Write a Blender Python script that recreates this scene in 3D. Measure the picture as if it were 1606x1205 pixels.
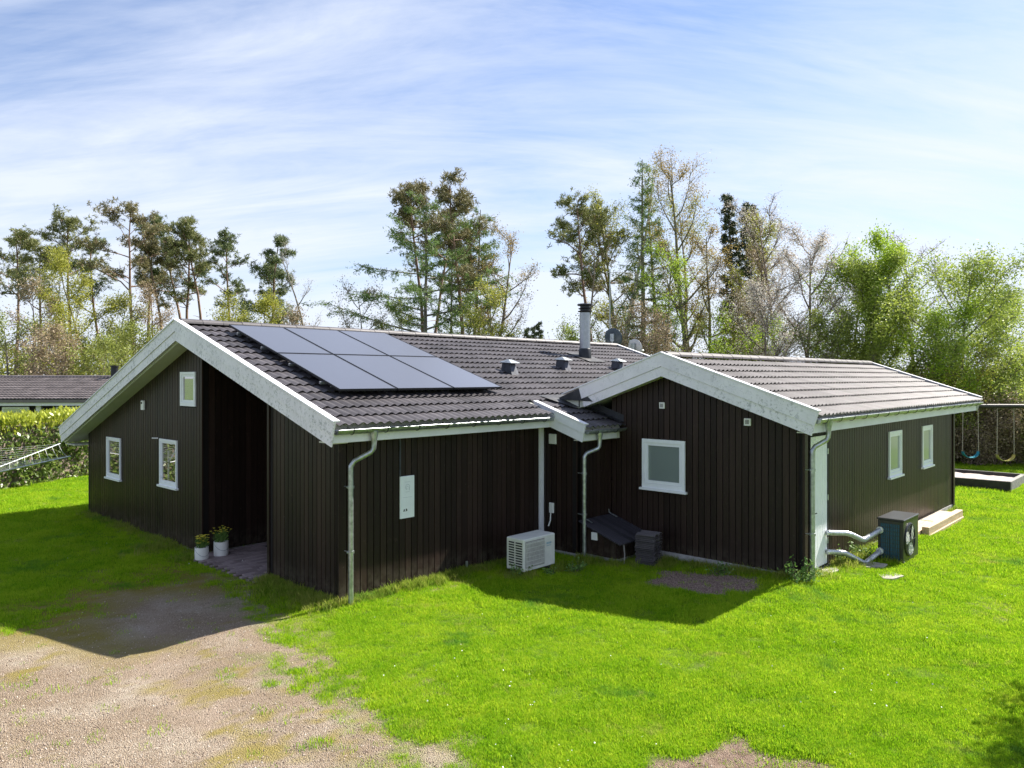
import bpy, math, random
import numpy as np
from mathutils import Vector, Matrix
R = math.radians
for o in list(bpy.data.objects): bpy.data.objects.remove(o)
SC = bpy.context.scene
COL = SC.collection

# ------------------------------------------------------------------ camera
CAMH = 3.2
FPX, TH, Y0PX = 1176.6, 0.819, 591.6
cam_d = bpy.data.cameras.new('camera'); cam = bpy.data.objects.new('camera', cam_d); COL.objects.link(cam)
cam.location = (0, 0, CAMH); cam.rotation_euler = (R(90), 0, 0)
cam_d.sensor_fit = 'HORIZONTAL'; cam_d.sensor_width = 36; cam_d.lens = FPX / 1606 * 36
cam_d.shift_y = -(602.5 - Y0PX) / 1606
cam_d.clip_end = 3000; cam_d.clip_start = 0.1
SC.camera = cam
SC.render.resolution_x = 1024; SC.render.resolution_y = 768

# ------------------------------------------------------------------ light
SUNDIR = Vector((0.809, 0.557, 1.0)).normalized()       # towards the sun
EL = math.asin(SUNDIR.z); AZ = math.atan2(SUNDIR.x, SUNDIR.y)
sd = bpy.data.lights.new('sun', 'SUN'); sd.energy = 5.0; sd.angle = R(0.6); sd.color = (1.0, 0.94, 0.84)
so = bpy.data.objects.new('sun', sd); COL.objects.link(so)
so.rotation_euler = SUNDIR.to_track_quat('Z', 'Y').to_euler(); so.location = (0, 0, 30)
W = bpy.data.worlds.new('World'); SC.world = W; W.use_nodes = True
nt = W.node_tree; N = nt.nodes; L = nt.links
for n in list(N): N.remove(n)
def nd(tree, typ, **kw):
    n = tree.nodes.new(typ)
    for k, v in kw.items(): setattr(n, k, v)
    return n
out = nd(nt, 'ShaderNodeOutputWorld'); bg = nd(nt, 'ShaderNodeBackground'); bg.inputs[1].default_value = 0.15
sky = nd(nt, 'ShaderNodeTexSky', sky_type='NISHITA'); sky.sun_disc = False
sky.sun_elevation = EL; sky.sun_rotation = AZ; sky.altitude = 50; sky.air_density = 1.0; sky.dust_density = 0.6; sky.ozone_density = 1.6
def mth(tree, op, a, b=None, c=None, clamp=False):
    n = nd(tree, 'ShaderNodeMath', operation=op); n.use_clamp = clamp
    for i, v in enumerate((a, b, c)):
        if v is None: continue
        if isinstance(v, (int, float)): n.inputs[i].default_value = v
        else: tree.links.new(v, n.inputs[i])
    return n.outputs[0]
tc = nd(nt, 'ShaderNodeTexCoord'); sep = nd(nt, 'ShaderNodeSeparateXYZ'); L.new(tc.outputs['Generated'], sep.inputs[0])
zz = mth(nt, 'MAXIMUM', sep.outputs[2], 0.0)
den = mth(nt, 'ADD', zz, 0.38)
px = mth(nt, 'DIVIDE', sep.outputs[0], den); py = mth(nt, 'DIVIDE', sep.outputs[1], den)
cmb = nd(nt, 'ShaderNodeCombineXYZ'); L.new(px, cmb.inputs[0]); L.new(py, cmb.inputs[1])
def noise(tree, vec, scale, detail=6, rough=0.55, dist=0.0, dims='3D'):
    n = nd(tree, 'ShaderNodeTexNoise'); n.noise_dimensions = dims
    n.inputs['Scale'].default_value = scale; n.inputs['Detail'].default_value = detail
    n.inputs['Roughness'].default_value = rough; n.inputs['Distortion'].default_value = dist
    if vec is not None: tree.links.new(vec, n.inputs['Vector'])
    return n
def mapping(tree, vec, rot=(0, 0, 0), scale=(1, 1, 1), loc=(0, 0, 0)):
    m = nd(tree, 'ShaderNodeMapping'); m.inputs['Rotation'].default_value = rot
    m.inputs['Scale'].default_value = scale; m.inputs['Location'].default_value = loc
    tree.links.new(vec, m.inputs['Vector']); return m.outputs[0]
def ramp(tree, fac, stops):
    r = nd(tree, 'ShaderNodeValToRGB'); e = r.color_ramp.elements
    e[0].position, e[0].color = stops[0][0], (*stops[0][1], 1) if len(stops[0][1]) == 3 else stops[0][1]
    e[1].position, e[1].color = stops[-1][0], (*stops[-1][1], 1)
    for p, c in stops[1:-1]:
        x = e.new(p); x.color = (*c, 1)
    tree.links.new(fac, r.inputs[0]); return r.outputs[0]
def g3(v): return (v, v, v)
v1 = mapping(nt, cmb.outputs[0], rot=(0, 0, R(38)), scale=(0.7, 3.4, 1), loc=(3.1,0.4, 0))
n1 = noise(nt, v1, 0.85, 12, 0.60, 0.35)
v2 = mapping(nt, cmb.outputs[0], rot=(0, 0, R(-12)), scale=(1.0, 4.6, 1), loc=(1,5, 0))
n2 = noise(nt, v2, 1.5, 12, 0.66, 0.6)
v3 = mapping(nt, cmb.outputs[0], rot=(0, 0, R(20)), scale=(0.8, 1.6, 1), loc=(0.6,1.3, 0))
n3 = noise(nt, v3, 0.8, 3, 0.5, 0.0)
a = mth(nt, 'MULTIPLY', n1.outputs[0], 0.50); a = mth(nt, 'MULTIPLY_ADD', n2.outputs[0], 0.30, a); a = mth(nt, 'MULTIPLY_ADD', n3.outputs[0], 0.40, a)
hz = mth(nt, 'MULTIPLY', mth(nt, 'POWER', mth(nt, 'SUBTRACT', 1.0, zz, clamp=True), 6.0), 0.30)
a = mth(nt, 'ADD', a, hz)
cl = ramp(nt, a, [(0.50, g3(0)), (0.61, g3(0.5)), (0.73, g3(1.0))])
clf = mth(nt, 'MULTIPLY', cl, 0.9)
mix = nd(nt, 'ShaderNodeMix', data_type='RGBA'); L.new(clf, mix.inputs[0])
tint = nd(nt, 'ShaderNodeMix', data_type='RGBA'); tint.blend_type = 'MULTIPLY'; tint.inputs[0].default_value = 1.0; L.new(sky.outputs[0], tint.inputs[6]); tint.inputs[7].default_value = (0.35, 0.39, 0.47, 1)
L.new(tint.outputs[2], mix.inputs[6])
mix.inputs[7].default_value = (2.42, 2.60, 2.98, 1)
L.new(mix.outputs[2], bg.inputs[0]); L.new(bg.outputs[0], out.inputs[0])
SC.view_settings.view_transform = 'Standard'; SC.view_settings.look = 'None'; SC.view_settings.gamma = 1
SC.view_settings.exposure = 1.35
SC.render.engine = 'CYCLES'

# ------------------------------------------------------------------ helpers
class MB:
    def __init__(s): s.v = []; s.f = []
    def add(s, vs, fs):
        o = len(s.v); s.v += [tuple(p) for p in vs]; s.f += [tuple(i + o for i in f) for f in fs]; return s
    def box(s, x0, x1, y0, y1, z0, z1):
        x0, x1 = min(x0, x1), max(x0, x1); y0, y1 = min(y0, y1), max(y0, y1); z0, z1 = min(z0, z1), max(z0, z1)
        return s.add([(x0,y0,z0),(x1,y0,z0),(x1,y1,z0),(x0,y1,z0),(x0,y0,z1),(x1,y0,z1),(x1,y1,z1),(x0,y1,z1)],
                     [(0,3,2,1),(4,5,6,7),(0,1,5,4),(1,2,6,5),(2,3,7,6),(3,0,4,7)])
    def bevbox(s, x0, x1, y0, y1, z0, z1, b=0.008):
        # box with chamfered vertical edges and top edges
        def ring(i, z): return [(x0+i+0,y0+b,z),(x0+b,y0+i,z),(x1-b,y0+i,z),(x1-i,y0+b,z),(x1-i,y1-b,z),(x1-b,y1-i,z),(x0+b,y1-i,z),(x0+i,y1-b,z)]
        vs = ring(0, z0) + ring(0, z1-b) + [(x0+b,y0+b,z1),(x0+b,y0+b,z1),(x1-b,y0+b,z1),(x1-b,y0+b,z1),(x1-b,y1-b,z1),(x1-b,y1-b,z1),(x0+b,y1-b,z1),(x0+b,y1-b,z1)]
        fs = [tuple(reversed(range(8)))]
        for k in range(8):
            j = (k+1) % 8; fs.append((k, j, 8+j, 8+k)); fs.append((8+k, 8+j, 16+j, 16+k))
        fs.append((17, 19, 21, 23))
        return s.add(vs, fs)
    def prism(s, poly, axis, a, b):
        # poly: list of 2d points; extruded along axis from a to b. axis 'x': poly=(y,z); 'y': (x,z); 'z': (x,y)
        f = {'x': lambda p, t: (t, p[0], p[1]), 'y': lambda p, t: (p[0], t, p[1]), 'z': lambda p, t: (p[0], p[1], t)}[axis]
        n = len(poly); vs = [f(p, a) for p in poly] + [f(p, b) for p in poly]
        fs = [tuple(range(n)), tuple(reversed(range(n, 2*n)))]
        for k in range(n): fs.append((k, k+n, (k+1) % n + n, (k+1) % n))
        return s.add(vs, fs)
    def tube(s, pts, r, n=10, cap=True, arc=None):
        pts = [Vector(p) for p in pts]; rs = r if isinstance(r, (list, tuple)) else [r]*len(pts)
        ref = None; vs = []; 
        for i, p in enumerate(pts):
            t = (pts[min(i+1, len(pts)-1)] - pts[max(i-1, 0)]).normalized()
            if ref is None: ref = t.orthogonal().normalized()
            ref = (ref - t*ref.dot(t)).normalized(); b = t.cross(ref)
            for k in range(n):
                a = 2*math.pi*k/n; vs.append(p + (ref*math.cos(a) + b*math.sin(a))*rs[i])
        fs = []
        for i in range(len(pts)-1):
            for k in range(n):
                j = (k+1) % n; fs.append((i*n+k, i*n+j, (i+1)*n+j, (i+1)*n+k))
        if cap: fs.append(tuple(reversed(range(n)))); fs.append(tuple(range((len(pts)-1)*n, len(pts)*n)))
        return s.add(vs, fs)
    def lathe(s, prof, n=20, c=(0, 0, 0), axis='z'):
        vs = []
        for r, z in prof:
            for k in range(n):
                a = 2*math.pi*k/n; x, y = r*math.cos(a), r*math.sin(a)
                p = {'z': (x, y, z), 'x': (z, x, y), 'y': (x, z, y)}[axis]
                vs.append((p[0]+c[0], p[1]+c[1], p[2]+c[2]))
        fs = []
        for i in range(len(prof)-1):
            for k in range(n):
                j = (k+1) % n; fs.append((i*n+k, i*n+j, (i+1)*n+j, (i+1)*n+k))
        fs.append(tuple(reversed(range(n)))); fs.append(tuple(range((len(prof)-1)*n, len(prof)*n)))
        return s.add(vs, fs)
    def build(s, name, mat, parent=None, smooth=False, loc=None, fix=True):
        me = bpy.data.meshes.new(name); me.from_pydata(s.v, [], s.f)
        if fix:
            import bmesh
            bm = bmesh.new(); bm.from_mesh(me); bmesh.ops.recalc_face_normals(bm, faces=bm.faces); bm.to_mesh(me); bm.free()
        me.materials.append(mat)
        if smooth: me.polygons.foreach_set('use_smooth', [True]*len(me.polygons))
        return mkobj(name, me, parent, loc)
def mkobj(name, me, parent=None, loc=None, rz=0):
    o = bpy.data.objects.new(name, me); COL.objects.link(o)
    if parent is not None: o.parent = parent
    if loc is not None: o.location = loc
    if rz: o.rotation_euler[2] = rz
    return o
def tag(o, label=None, cat=None, group=None, kind=None):
    if label: o['label'] = label
    if cat: o['category'] = cat
    if group: o['group'] = group
    if kind: o['kind'] = kind
    return o
def empty(name, loc=(0, 0, 0), rz=0, **kw):
    o = bpy.data.objects.new(name, None); COL.objects.link(o); o.location = loc; o.rotation_euler[2] = rz
    o.empty_display_size = 0.2
    return tag(o, **kw)
def np_mesh(name, V, Fq, mat, smooth=False, k=4):
    me = bpy.data.meshes.new(name); V = np.asarray(V, np.float32); Fq = np.asarray(Fq, np.int32)
    me.vertices.add(len(V)); me.vertices.foreach_set('co', V.ravel())
    me.loops.add(Fq.size); me.loops.foreach_set('vertex_index', Fq.ravel())
    me.polygons.add(len(Fq)); me.polygons.foreach_set('loop_start', np.arange(0, Fq.size, k, dtype=np.int32))
    me.polygons.foreach_set('loop_total', np.full(len(Fq), k, np.int32))
    if smooth: me.polygons.foreach_set('use_smooth', np.ones(len(Fq), bool))
    me.update(calc_edges=True); me.materials.append(mat); return me
# house frame: u along the ridge, v along the gable
HX, HY = -2.286*3.2/3, 9.936*3.2/3
cT, sT = math.cos(TH), math.sin(TH)
def WP(u, v, z=0.0): return (HX + u*cT - v*sT, HY + u*sT + v*cT, z)
def UV(x, y):
    x = x - HX; y = y - HY; return x*cT + y*sT, -x*sT + y*cT
def PX(px, py, z=0.0):      # photo pixel -> world point at height z (layout aid, plain numbers)
    t = (CAMH - z)*FPX/(py - Y0PX); return ((px-803)/FPX*t, t, z)

# value noise for numpy
def vnoise(x, y, seed=0):
    xi = np.floor(x).astype(np.int64); yi = np.floor(y).astype(np.int64); xf = x-xi; yf = y-yi
    def h(a, b):
        n = (a*374761393 + b*668265263 + seed*1442695041) & 0xffffffff
        n = ((n ^ (n >> 13))*1274126177) & 0xffffffff
        return ((n ^ (n >> 16)) & 0xffff)/65535.0
    sx = xf*xf*(3-2*xf); sy = yf*yf*(3-2*yf)
    return (h(xi, yi)*(1-sx)+h(xi+1, yi)*sx)*(1-sy) + (h(xi, yi+1)*(1-sx)+h(xi+1, yi+1)*sx)*sy
def fbm(x, y, seed=0, o=4):
    r = 0; a = 0.5; t = 0
    for i in range(o):
        r = r + a*vnoise(x*2**i, y*2**i, seed+i*7); t += a; a *= .5
    return r/t

# ------------------------------------------------------------------ materials
def mat(name):
    m = bpy.data.materials.new(name); m.use_nodes = True; t = m.node_tree
    return m, t, t.nodes['Principled BSDF']
def setp(p, color=None, rough=None, metal=None, spec=None):
    if color is not None: p.inputs['Base Color'].default_value = (*color, 1)
    if rough is not None: p.inputs['Roughness'].default_value = rough
    if metal is not None: p.inputs['Metallic'].default_value = metal
    if spec is not None: p.inputs['Specular IOR Level'].default_value = spec
def simple(name, color, rough=0.6, metal=0.0, spec=0.5, var=0.15, scale=8, bump=0.0, bscale=60, stretch=(1, 1, 1)):
    m, t, p = mat(name); setp(p, color, rough, metal, spec)
    c = nd(t, 'ShaderNodeTexCoord'); vv = mapping(t, c.outputs['Object'], scale=stretch)
    n = noise(t, vv, scale, 6, 0.6)
    dk = tuple(max(0, x*(1-var*1.6)) for x in color); lt = tuple(min(1, x*(1+var)) for x in color)
    L = t.links; L.new(ramp(t, n.outputs[0], [(0.3, dk), (0.7, lt)]), p.inputs['Base Color'])
    if bump:
        b = nd(t, 'ShaderNodeBump'); b.inputs['Strength'].default_value = bump; b.inputs['Distance'].default_value = 0.01
        L.new(noise(t, vv, bscale, 4).outputs[0], b.inputs['Height']); L.new(b.outputs[0], p.inputs['Normal'])
    return m
def mixc(t, fac, a, b):
    n = nd(t, 'ShaderNodeMix', data_type='RGBA')
    for v, i in ((fac, 0), (a, 6), (b, 7)):
        if isinstance(v, (int, float)): n.inputs[i].default_value = v
        elif isinstance(v, tuple): n.inputs[i].default_value = (*v, 1)
        else: t.links.new(v, n.inputs[i])
    return n.outputs[2]
# dark stained wood
def wood_dark(name, base, spec=0.5, rough=0.38, fade=0.5):
    m, t, p = mat(name); L = t.links
    c = nd(t, 'ShaderNodeTexCoord'); oi = nd(t, 'ShaderNodeObjectInfo')
    grain = noise(t, mapping(t, c.outputs['Object'], scale=(40, 40, 1.5)), 1.0, 8, 0.65)
    spots = noise(t, mapping(t, c.outputs['Object'], scale=(6, 6, 4.5)), 1.6, 5, 0.75, 0.6)
    flecks = noise(t, mapping(t, c.outputs['Object'], scale=(1, 1, .6)), 19, 4, 0.75)
    col = ramp(t, grain.outputs[0], [(0.25, tuple(x*.65 for x in base)), (0.75, tuple(x*1.45 for x in base))])
    k = mth(t, 'MULTIPLY_ADD', oi.outputs['Random'], 0.8, 0.62)
    vm = nd(t, 'ShaderNodeVectorMath', operation='SCALE'); L.new(col, vm.inputs[0]); L.new(k, vm.inputs['Scale'])
    f = ramp(t, spots.outputs[0], [(0.60, g3(0)), (0.72, g3(fade))])
    f2 = ramp(t, flecks.outputs[0], [(0.66, g3(0)), (0.73, g3(1.0*fade))])
    col = mixc(t, f, vm.outputs[0], tuple(min(1, x*3.2+0.01) for x in base))
    col = mixc(t, f2, col, (0.16, 0.14, 0.12))
    sx_ = nd(t, 'ShaderNodeSeparateXYZ'); gp = nd(t, 'ShaderNodeNewGeometry'); L.new(gp.outputs['Position'], sx_.inputs[0])
    dz = mth(t, 'MULTIPLY', mth(t, 'SUBTRACT', 0.42, sx_.outputs[2], clamp=True), 1.9)
    df = mth(t, 'MULTIPLY', dz, ramp(t, noise(t, gp.outputs['Position'], 7, 7, 0.75).outputs[0], [(0.42, g3(0)), (0.62, g3(0.8))]))
    col = mixc(t, df, col, (0.11, 0.095, 0.07))
    L.new(col, p.inputs['Base Color'])
    rr = ramp(t, grain.outputs[0], [(0.2, g3(rough-.08)), (0.8, g3(rough+.14))]); L.new(rr, p.inputs['Roughness'])
    p.inputs['Specular IOR Level'].default_value = spec
    b = nd(t, 'ShaderNodeBump'); b.inputs['Strength'].default_value = 0.35; b.inputs['Distance'].default_value = 0.004
    L.new(grain.outputs[0], b.inputs['Height']); L.new(b.outputs[0], p.inputs['Normal'])
    return m
M = {}
M['wood'] = wood_dark('dark_stained_boards', (0.0215, 0.0125, 0.0098), 0.26, 0.44, 0.50)
M['woodback'] = simple('dark_backing', (0.008, 0.006, 0.006), 0.8)
# white weathered paint with black mould specks
def white_paint(name, base=(0.80, 0.78, 0.83), dirt=0.6, axis_scale=(1, 1, 1)):
    m, t, p = mat(name); L = t.links; c = nd(t, 'ShaderNodeTexCoord')
    n = noise(t, mapping(t, c.outputs['Object'], scale=axis_scale), 17, 8, 0.8, 0.0)
    n2 = noise(t, c.outputs['Object'], 0.9, 3, 0.6)
    f = mth(t, 'MULTIPLY', ramp(t, n.outputs[0], [(0.515, g3(0)), (0.60, g3(1))]), ramp(t, n2.outputs[0], [(0.36, g3(0)), (0.54, g3(1))]))
    f = mth(t, 'MULTIPLY', f, dirt)
    n4 = noise(t, c.outputs['Object'], 2.5, 6, 0.6)
    col = ramp(t, n4.outputs[0], [(0.3, tuple(x*.86 for x in base)), (0.7, base)])
    col = mixc(t, f, col, (0.16, 0.19, 0.17)); L.new(col, p.inputs['Base Color']); p.inputs['Roughness'].default_value = 0.5
    return m
M['white'] = white_paint('white_barge_paint', dirt=0.62)
M['whitec'] = white_paint('white_paint_clean', (0.80, 0.80, 0.85), dirt=0.08)
M['soffit'] = white_paint('soffit_paint_lawn_bounce', (0.62, 0.63, 0.55), dirt=0.1)  # white boards; olive bounce light from the lawn is put into the base colour
M['frame'] = simple('window_frame_white', (0.82, 0.84, 0.88), 0.35, var=0.03)
M['zinc'] = simple('zinc', (0.42, 0.45, 0.46), 0.38, 0.85, var=0.25, scale=14)
M['zincd'] = simple('dark_zinc', (0.07, 0.075, 0.09), 0.5, 0.6, var=0.3)
M['lead'] = simple('lead_flashing', (0.035, 0.036, 0.042), 0.55, 0.2, var=0.3, bump=.4)
M['steel'] = simple('brushed_steel', (0.36, 0.38, 0.41), 0.38, 0.85, var=0.08)
M['blackm'] = simple('black_metal', (0.018, 0.02, 0.024), 0.4, 0.3, var=0.2)
M['darkcase'] = simple('anthracite_casing', (0.026, 0.027, 0.030), 0.36, 0.0, var=0.12)
M['bluecoil'] = simple('blue_coil', (0.02, 0.08, 0.15), 0.4, 0.3, var=0.2, scale=30)
M['whitecase'] = simple('off_white_casing', (0.66, 0.67, 0.63), 0.45, var=0.08, scale=5)
M['grille'] = simple('grey_grille', (0.30, 0.28, 0.28), 0.5, 0.2, var=0.25, scale=20)
M['plastic'] = simple('white_plastic', (0.78, 0.78, 0.76), 0.4, var=0.04)
M['black'] = simple('black_plastic', (0.012, 0.012, 0.014), 0.5)
M['concrete'] = simple('foundation_concrete', (0.36, 0.35, 0.35), 0.9, var=0.25, scale=9, bump=.5)
M['slab'] = simple('stone_slab', (0.36, 0.33, 0.29), 0.9, var=0.25, scale=9, bump=.5)
M['timber'] = simple('fresh_timber', (0.55, 0.40, 0.26), 0.6, var=0.2, scale=3, stretch=(1, 8, 8), bump=.2)
M['sandwood'] = simple('tarred_timber', (0.030, 0.026, 0.026), 0.6, var=0.3, bump=.4)
M['greywood'] = simple('silvered_timber', (0.25, 0.24, 0.22), 0.8, var=0.3, bump=.4)
M['sand'] = simple('sand', (0.46, 0.40, 0.36), 0.95, var=0.22, scale=5, bump=.8)
M['hatch'] = wood_dark('bituminous_hatch', (0.030, 0.028, 0.036), 0.4, 0.55, 0.5)
M['rope'] = simple('swing_rope', (0.32, 0.28, 0.22), 0.8)
M['seatblue'] = simple('blue_swing_seat', (0.03, 0.28, 0.38), 0.5)
M['seatyellow'] = simple('yellow_swing_seat', (0.55, 0.47, 0.14), 0.5)
M['paper'] = simple('sign_white', (0.76, 0.80, 0.83), 0.4, var=0.03)
M['ink'] = simple('sign_print', (0.45, 0.50, 0.54), 0.5, var=0.0)
M['inkd'] = simple('sign_print_dark', (0.03, 0.03, 0.04), 0.5, var=0.0)
M['inkb'] = simple('badge_print', (0.20, 0.36, 0.46), 0.5, var=0.0)
M['insul'] = simple('insulation_foil', (0.62, 0.64, 0.68), 0.28, 0.55, var=0.2, scale=20, bump=.8, bscale=40)
M['mat'] = simple('door_mat', (0.025, 0.022, 0.022), 0.95)
M['ptile'] = None
def glass(name, dark=(0.012, 0.014, 0.014), rough=0.015, spec=0.9, refl=.4):
    m, t, p = mat(name); setp(p, dark, .3, 0.0, spec)
    gl = nd(t, 'ShaderNodeBsdfGlossy'); gl.inputs['Roughness'].default_value = rough; gl.inputs[0].default_value = (.95, .93, .93, 1); ms = nd(t, 'ShaderNodeMixShader')
    lw = nd(t, 'ShaderNodeLayerWeight'); lw.inputs[0].default_value = .5; t.links.new(mth(t, 'MULTIPLY_ADD', lw.outputs['Fresnel'], .5, refl), ms.inputs[0])
    t.links.new(p.outputs[0], ms.inputs[1]); t.links.new(gl.outputs[0], ms.inputs[2]); t.links.new(ms.outputs[0], t.nodes['Material Output'].inputs[0])
    return m
M['glass'] = glass('dark_window_glass')
M['blind'] = glass('window_glass_with_blind', (0.20, 0.25, 0.245), 0.08, 0.5, .12)
M['dishw'] = simple('dish_pale', (0.50, 0.50, 0.50), 0.5, var=.05)
M['dishd'] = simple('dish_grey', (0.05, 0.07, 0.09), 0.45, var=.1)
# roof tiles
def tile_mat(name, a, b, moss=0.3, rough=.55, spec=.4):
    m, t, p = mat(name); L = t.links; c = nd(t, 'ShaderNodeTexCoord'); g = nd(t, 'ShaderNodeNewGeometry'); oi = nd(t, 'ShaderNodeObjectInfo')
    n = noise(t, g.outputs['Position'], 2.2, 8, 0.7); n2 = noise(t, g.outputs['Position'], 22, 6, 0.7); n3 = noise(t, g.outputs['Position'], 60, 3, 0.6)
    col = ramp(t, n.outputs[0], [(0.3, a), (0.7, b)])
    f = mth(t, 'MULTIPLY', ramp(t, n2.outputs[0], [(0.56, g3(0)), (0.74, g3(1))]), moss)
    col = mixc(t, f, col, (0.20, 0.18, 0.16))
    n5 = noise(t, g.outputs['Position'], 7.5, 6, 0.8); n6 = noise(t, g.outputs['Position'], 0.8, 3, 0.5)
    f5 = mth(t, 'MULTIPLY', ramp(t, n5.outputs[0], [(0.62, g3(0)), (0.68, g3(0.7))]), ramp(t, n6.outputs[0], [(0.4, g3(0.15)), (0.6, g3(1))]))
    col = mixc(t, f5, col, (0.24, 0.23, 0.19))
    rnd = mth(t, 'ADD', oi.outputs['Random'], g.outputs['Random Per Island']); rnd = mth(t, 'FRACT', rnd)
    vm = nd(t, 'ShaderNodeVectorMath', operation='SCALE'); L.new(col, vm.inputs[0]); L.new(mth(t, 'MULTIPLY_ADD', rnd, 0.5, 0.76), vm.inputs['Scale'])
    L.new(vm.outputs[0], p.inputs['Base Color']); p.inputs['Roughness'].default_value = rough; p.inputs['Specular IOR Level'].default_value = spec
    bb = nd(t, 'ShaderNodeBump'); bb.inputs['Strength'].default_value = 0.3; bb.inputs['Distance'].default_value = 0.004
    L.new(n3.outputs[0], bb.inputs['Height']); L.new(bb.outputs[0], p.inputs['Normal'])
    return m
M['tile'] = tile_mat('concrete_roof_tile', (0.043, 0.039, 0.044), (0.078, 0.071, 0.078))
M['tile2'] = tile_mat('wing_roof_tile', (0.066, 0.060, 0.064), (0.104, 0.094, 0.099), .3, .62, .3)
M['tile3'] = tile_mat('neighbour_roof_tile', (0.10, 0.085, 0.085), (0.16, 0.14, 0.14), .5)
# solar glass
M['solar'] = glass('solar_glass', (0.022, 0.022, 0.028), 0.30, .5, .17)
# foliage
def leaf_mat(name, a, b, trans=0.35, rough=0.55, spec=0.3, nscale=0.6):
    m, t, p = mat(name); L = t.links; g = nd(t, 'ShaderNodeNewGeometry')
    n = noise(t, g.outputs['Position'], nscale, 4, 0.6)
    r = mth(t, 'ADD', mth(t, 'MULTIPLY', g.outputs['Random Per Island'], 0.6), mth(t, 'MULTIPLY', n.outputs[0], 0.5))
    col = ramp(t, r, [(0.15, a), (0.85, b)]); L.new(col, p.inputs['Base Color'])
    p.inputs['Roughness'].default_value = rough; p.inputs['Specular IOR Level'].default_value = spec
    tr = nd(t, 'ShaderNodeBsdfTranslucent'); L.new(col, tr.inputs[0]); ms = nd(t, 'ShaderNodeMixShader'); ms.inputs[0].default_value = trans
    L.new(p.outputs[0], ms.inputs[1]); L.new(tr.outputs[0], ms.inputs[2]); L.new(ms.outputs[0], t.nodes['Material Output'].inputs[0])
    return m
LM = {
 'pine': leaf_mat('pine_needles', (0.11, 0.135, 0.050), (0.26, 0.27, 0.095), .2),
 'pinedark': leaf_mat('dark_pine_needles', (0.07, 0.105, 0.045), (0.18, 0.215, 0.075), .2),
 'pinebrown': leaf_mat('rusty_pine_needles', (0.12, 0.115, 0.055), (0.28, 0.245, 0.115), .2),
 'larch': leaf_mat('larch_needles', (0.085, 0.150, 0.044), (0.195, 0.282, 0.077), .3),
 'birch': leaf_mat('young_birch_leaves', (0.150, 0.180, 0.038), (0.345, 0.345, 0.090), .4),
 'amber': leaf_mat('amber_young_leaves', (0.210, 0.158, 0.045), (0.405, 0.300, 0.105), .4),
 'olive': leaf_mat('yellow_green_leaves', (0.20, 0.22, 0.03), (0.42, 0.42, 0.07), .4),
 'fresh': leaf_mat('fresh_green_leaves', (0.168, 0.288, 0.025), (0.392, 0.516, 0.050), .42),
 'maple': leaf_mat('mid_green_leaves', (0.168, 0.250, 0.045), (0.420, 0.488, 0.090), .4),
 'bush': leaf_mat('understorey_leaves', (0.126, 0.176, 0.036), (0.336, 0.370, 0.082), .35),
 'brush': leaf_mat('dry_brushwood', (0.156, 0.117, 0.069), (0.429, 0.341, 0.215), .25),
 'bloss': leaf_mat('pale_pink_blossom', (0.420, 0.315, 0.255), (0.600, 0.600, 0.555), .35),
 'spruce': leaf_mat('spruce_needles', (0.039, 0.063, 0.034), (0.112, 0.133, 0.062), .1),
 'laurel': leaf_mat('laurel_leaves', (0.053, 0.105, 0.022), (0.195, 0.255, 0.053), .3, .3, .6, 1.6),
 'laurelnewlit': leaf_mat('sunlit_new_laurel_leaves', (0.240, 0.300, 0.030), (0.510, 0.540, 0.075), .4, .35, .5, 1.6),  # yellow of new shoots, with sun on the hedge top mixed into the colour
 'weed': leaf_mat('weed_leaves', (0.075, 0.150, 0.030), (0.195, 0.330, 0.075), .35, .5, .3, 3),
}
def bark(name, a, b, s=(6, 6, 1.2)):
    return simple(name, tuple((x+y)/2 for x, y in zip(a, b)), 0.9, var=0.45, scale=2.2, stretch=s, bump=.5, bscale=8)
BM = {'pine': bark('pine_bark', (0.17, 0.11, 0.085), (0.34, 0.22, 0.16)), 'grey': bark('grey_bark', (0.15, 0.14, 0.12), (0.30, 0.27, 0.23)),
      'birch': bark('birch_bark', (0.32, 0.29, 0.25), (0.55, 0.52, 0.48)), 'green': bark('mossy_bark', (0.12, 0.12, 0.07), (0.25, 0.23, 0.14)),
      'brown': bark('brown_bark', (0.15, 0.115, 0.095), (0.31, 0.24, 0.19))}
# ground
m, t, p = mat('garden_ground'); L = t.links; M['ground'] = m
geo = nd(t, 'ShaderNodeNewGeometry'); P = geo.outputs['Position']
def attr(t, name):
    n = nd(t, 'ShaderNodeAttribute'); n.attribute_name = name; return n.outputs['Fac']
gn1 = noise(t, P, 1.1, 6, 0.6); gn2 = noise(t, P, 9, 6, 0.7); gn3 = noise(t, P, 70, 4, 0.8); vor = nd(t, 'ShaderNodeTexVoronoi'); vor.inputs['Scale'].default_value = 85; L.new(P, vor.inputs['Vector'])
vorb = nd(t, 'ShaderNodeTexVoronoi'); vorb.inputs['Scale'].default_value = 24; L.new(P, vorb.inputs['Vector'])
gdk = ramp(t, noise(t, P, 0.55, 5, 0.65).outputs[0], [(0.40, g3(0.55)), (0.56, g3(0))])
grassc = mixc(t, ramp(t, gn2.outputs[0], [(0.35, g3(0)), (0.7, g3(1))]), (0.075, 0.14, 0.010), (0.19, 0.30, 0.015))
stone = ramp(t, nd(t, 'ShaderNodeSeparateColor').outputs[0], [(0, g3(0)), (1, g3(1))])
sc = nd(t, 'ShaderNodeSeparateColor'); L.new(vor.outputs['Color'], sc.inputs[0])
stc = ramp(t, sc.outputs[0], [(0.0, (0.14, 0.105, 0.07)), (0.45, (0.29, 0.23, 0.16)), (0.8, (0.38, 0.315, 0.235)), (1.0, (0.56, 0.50, 0.42))])
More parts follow.
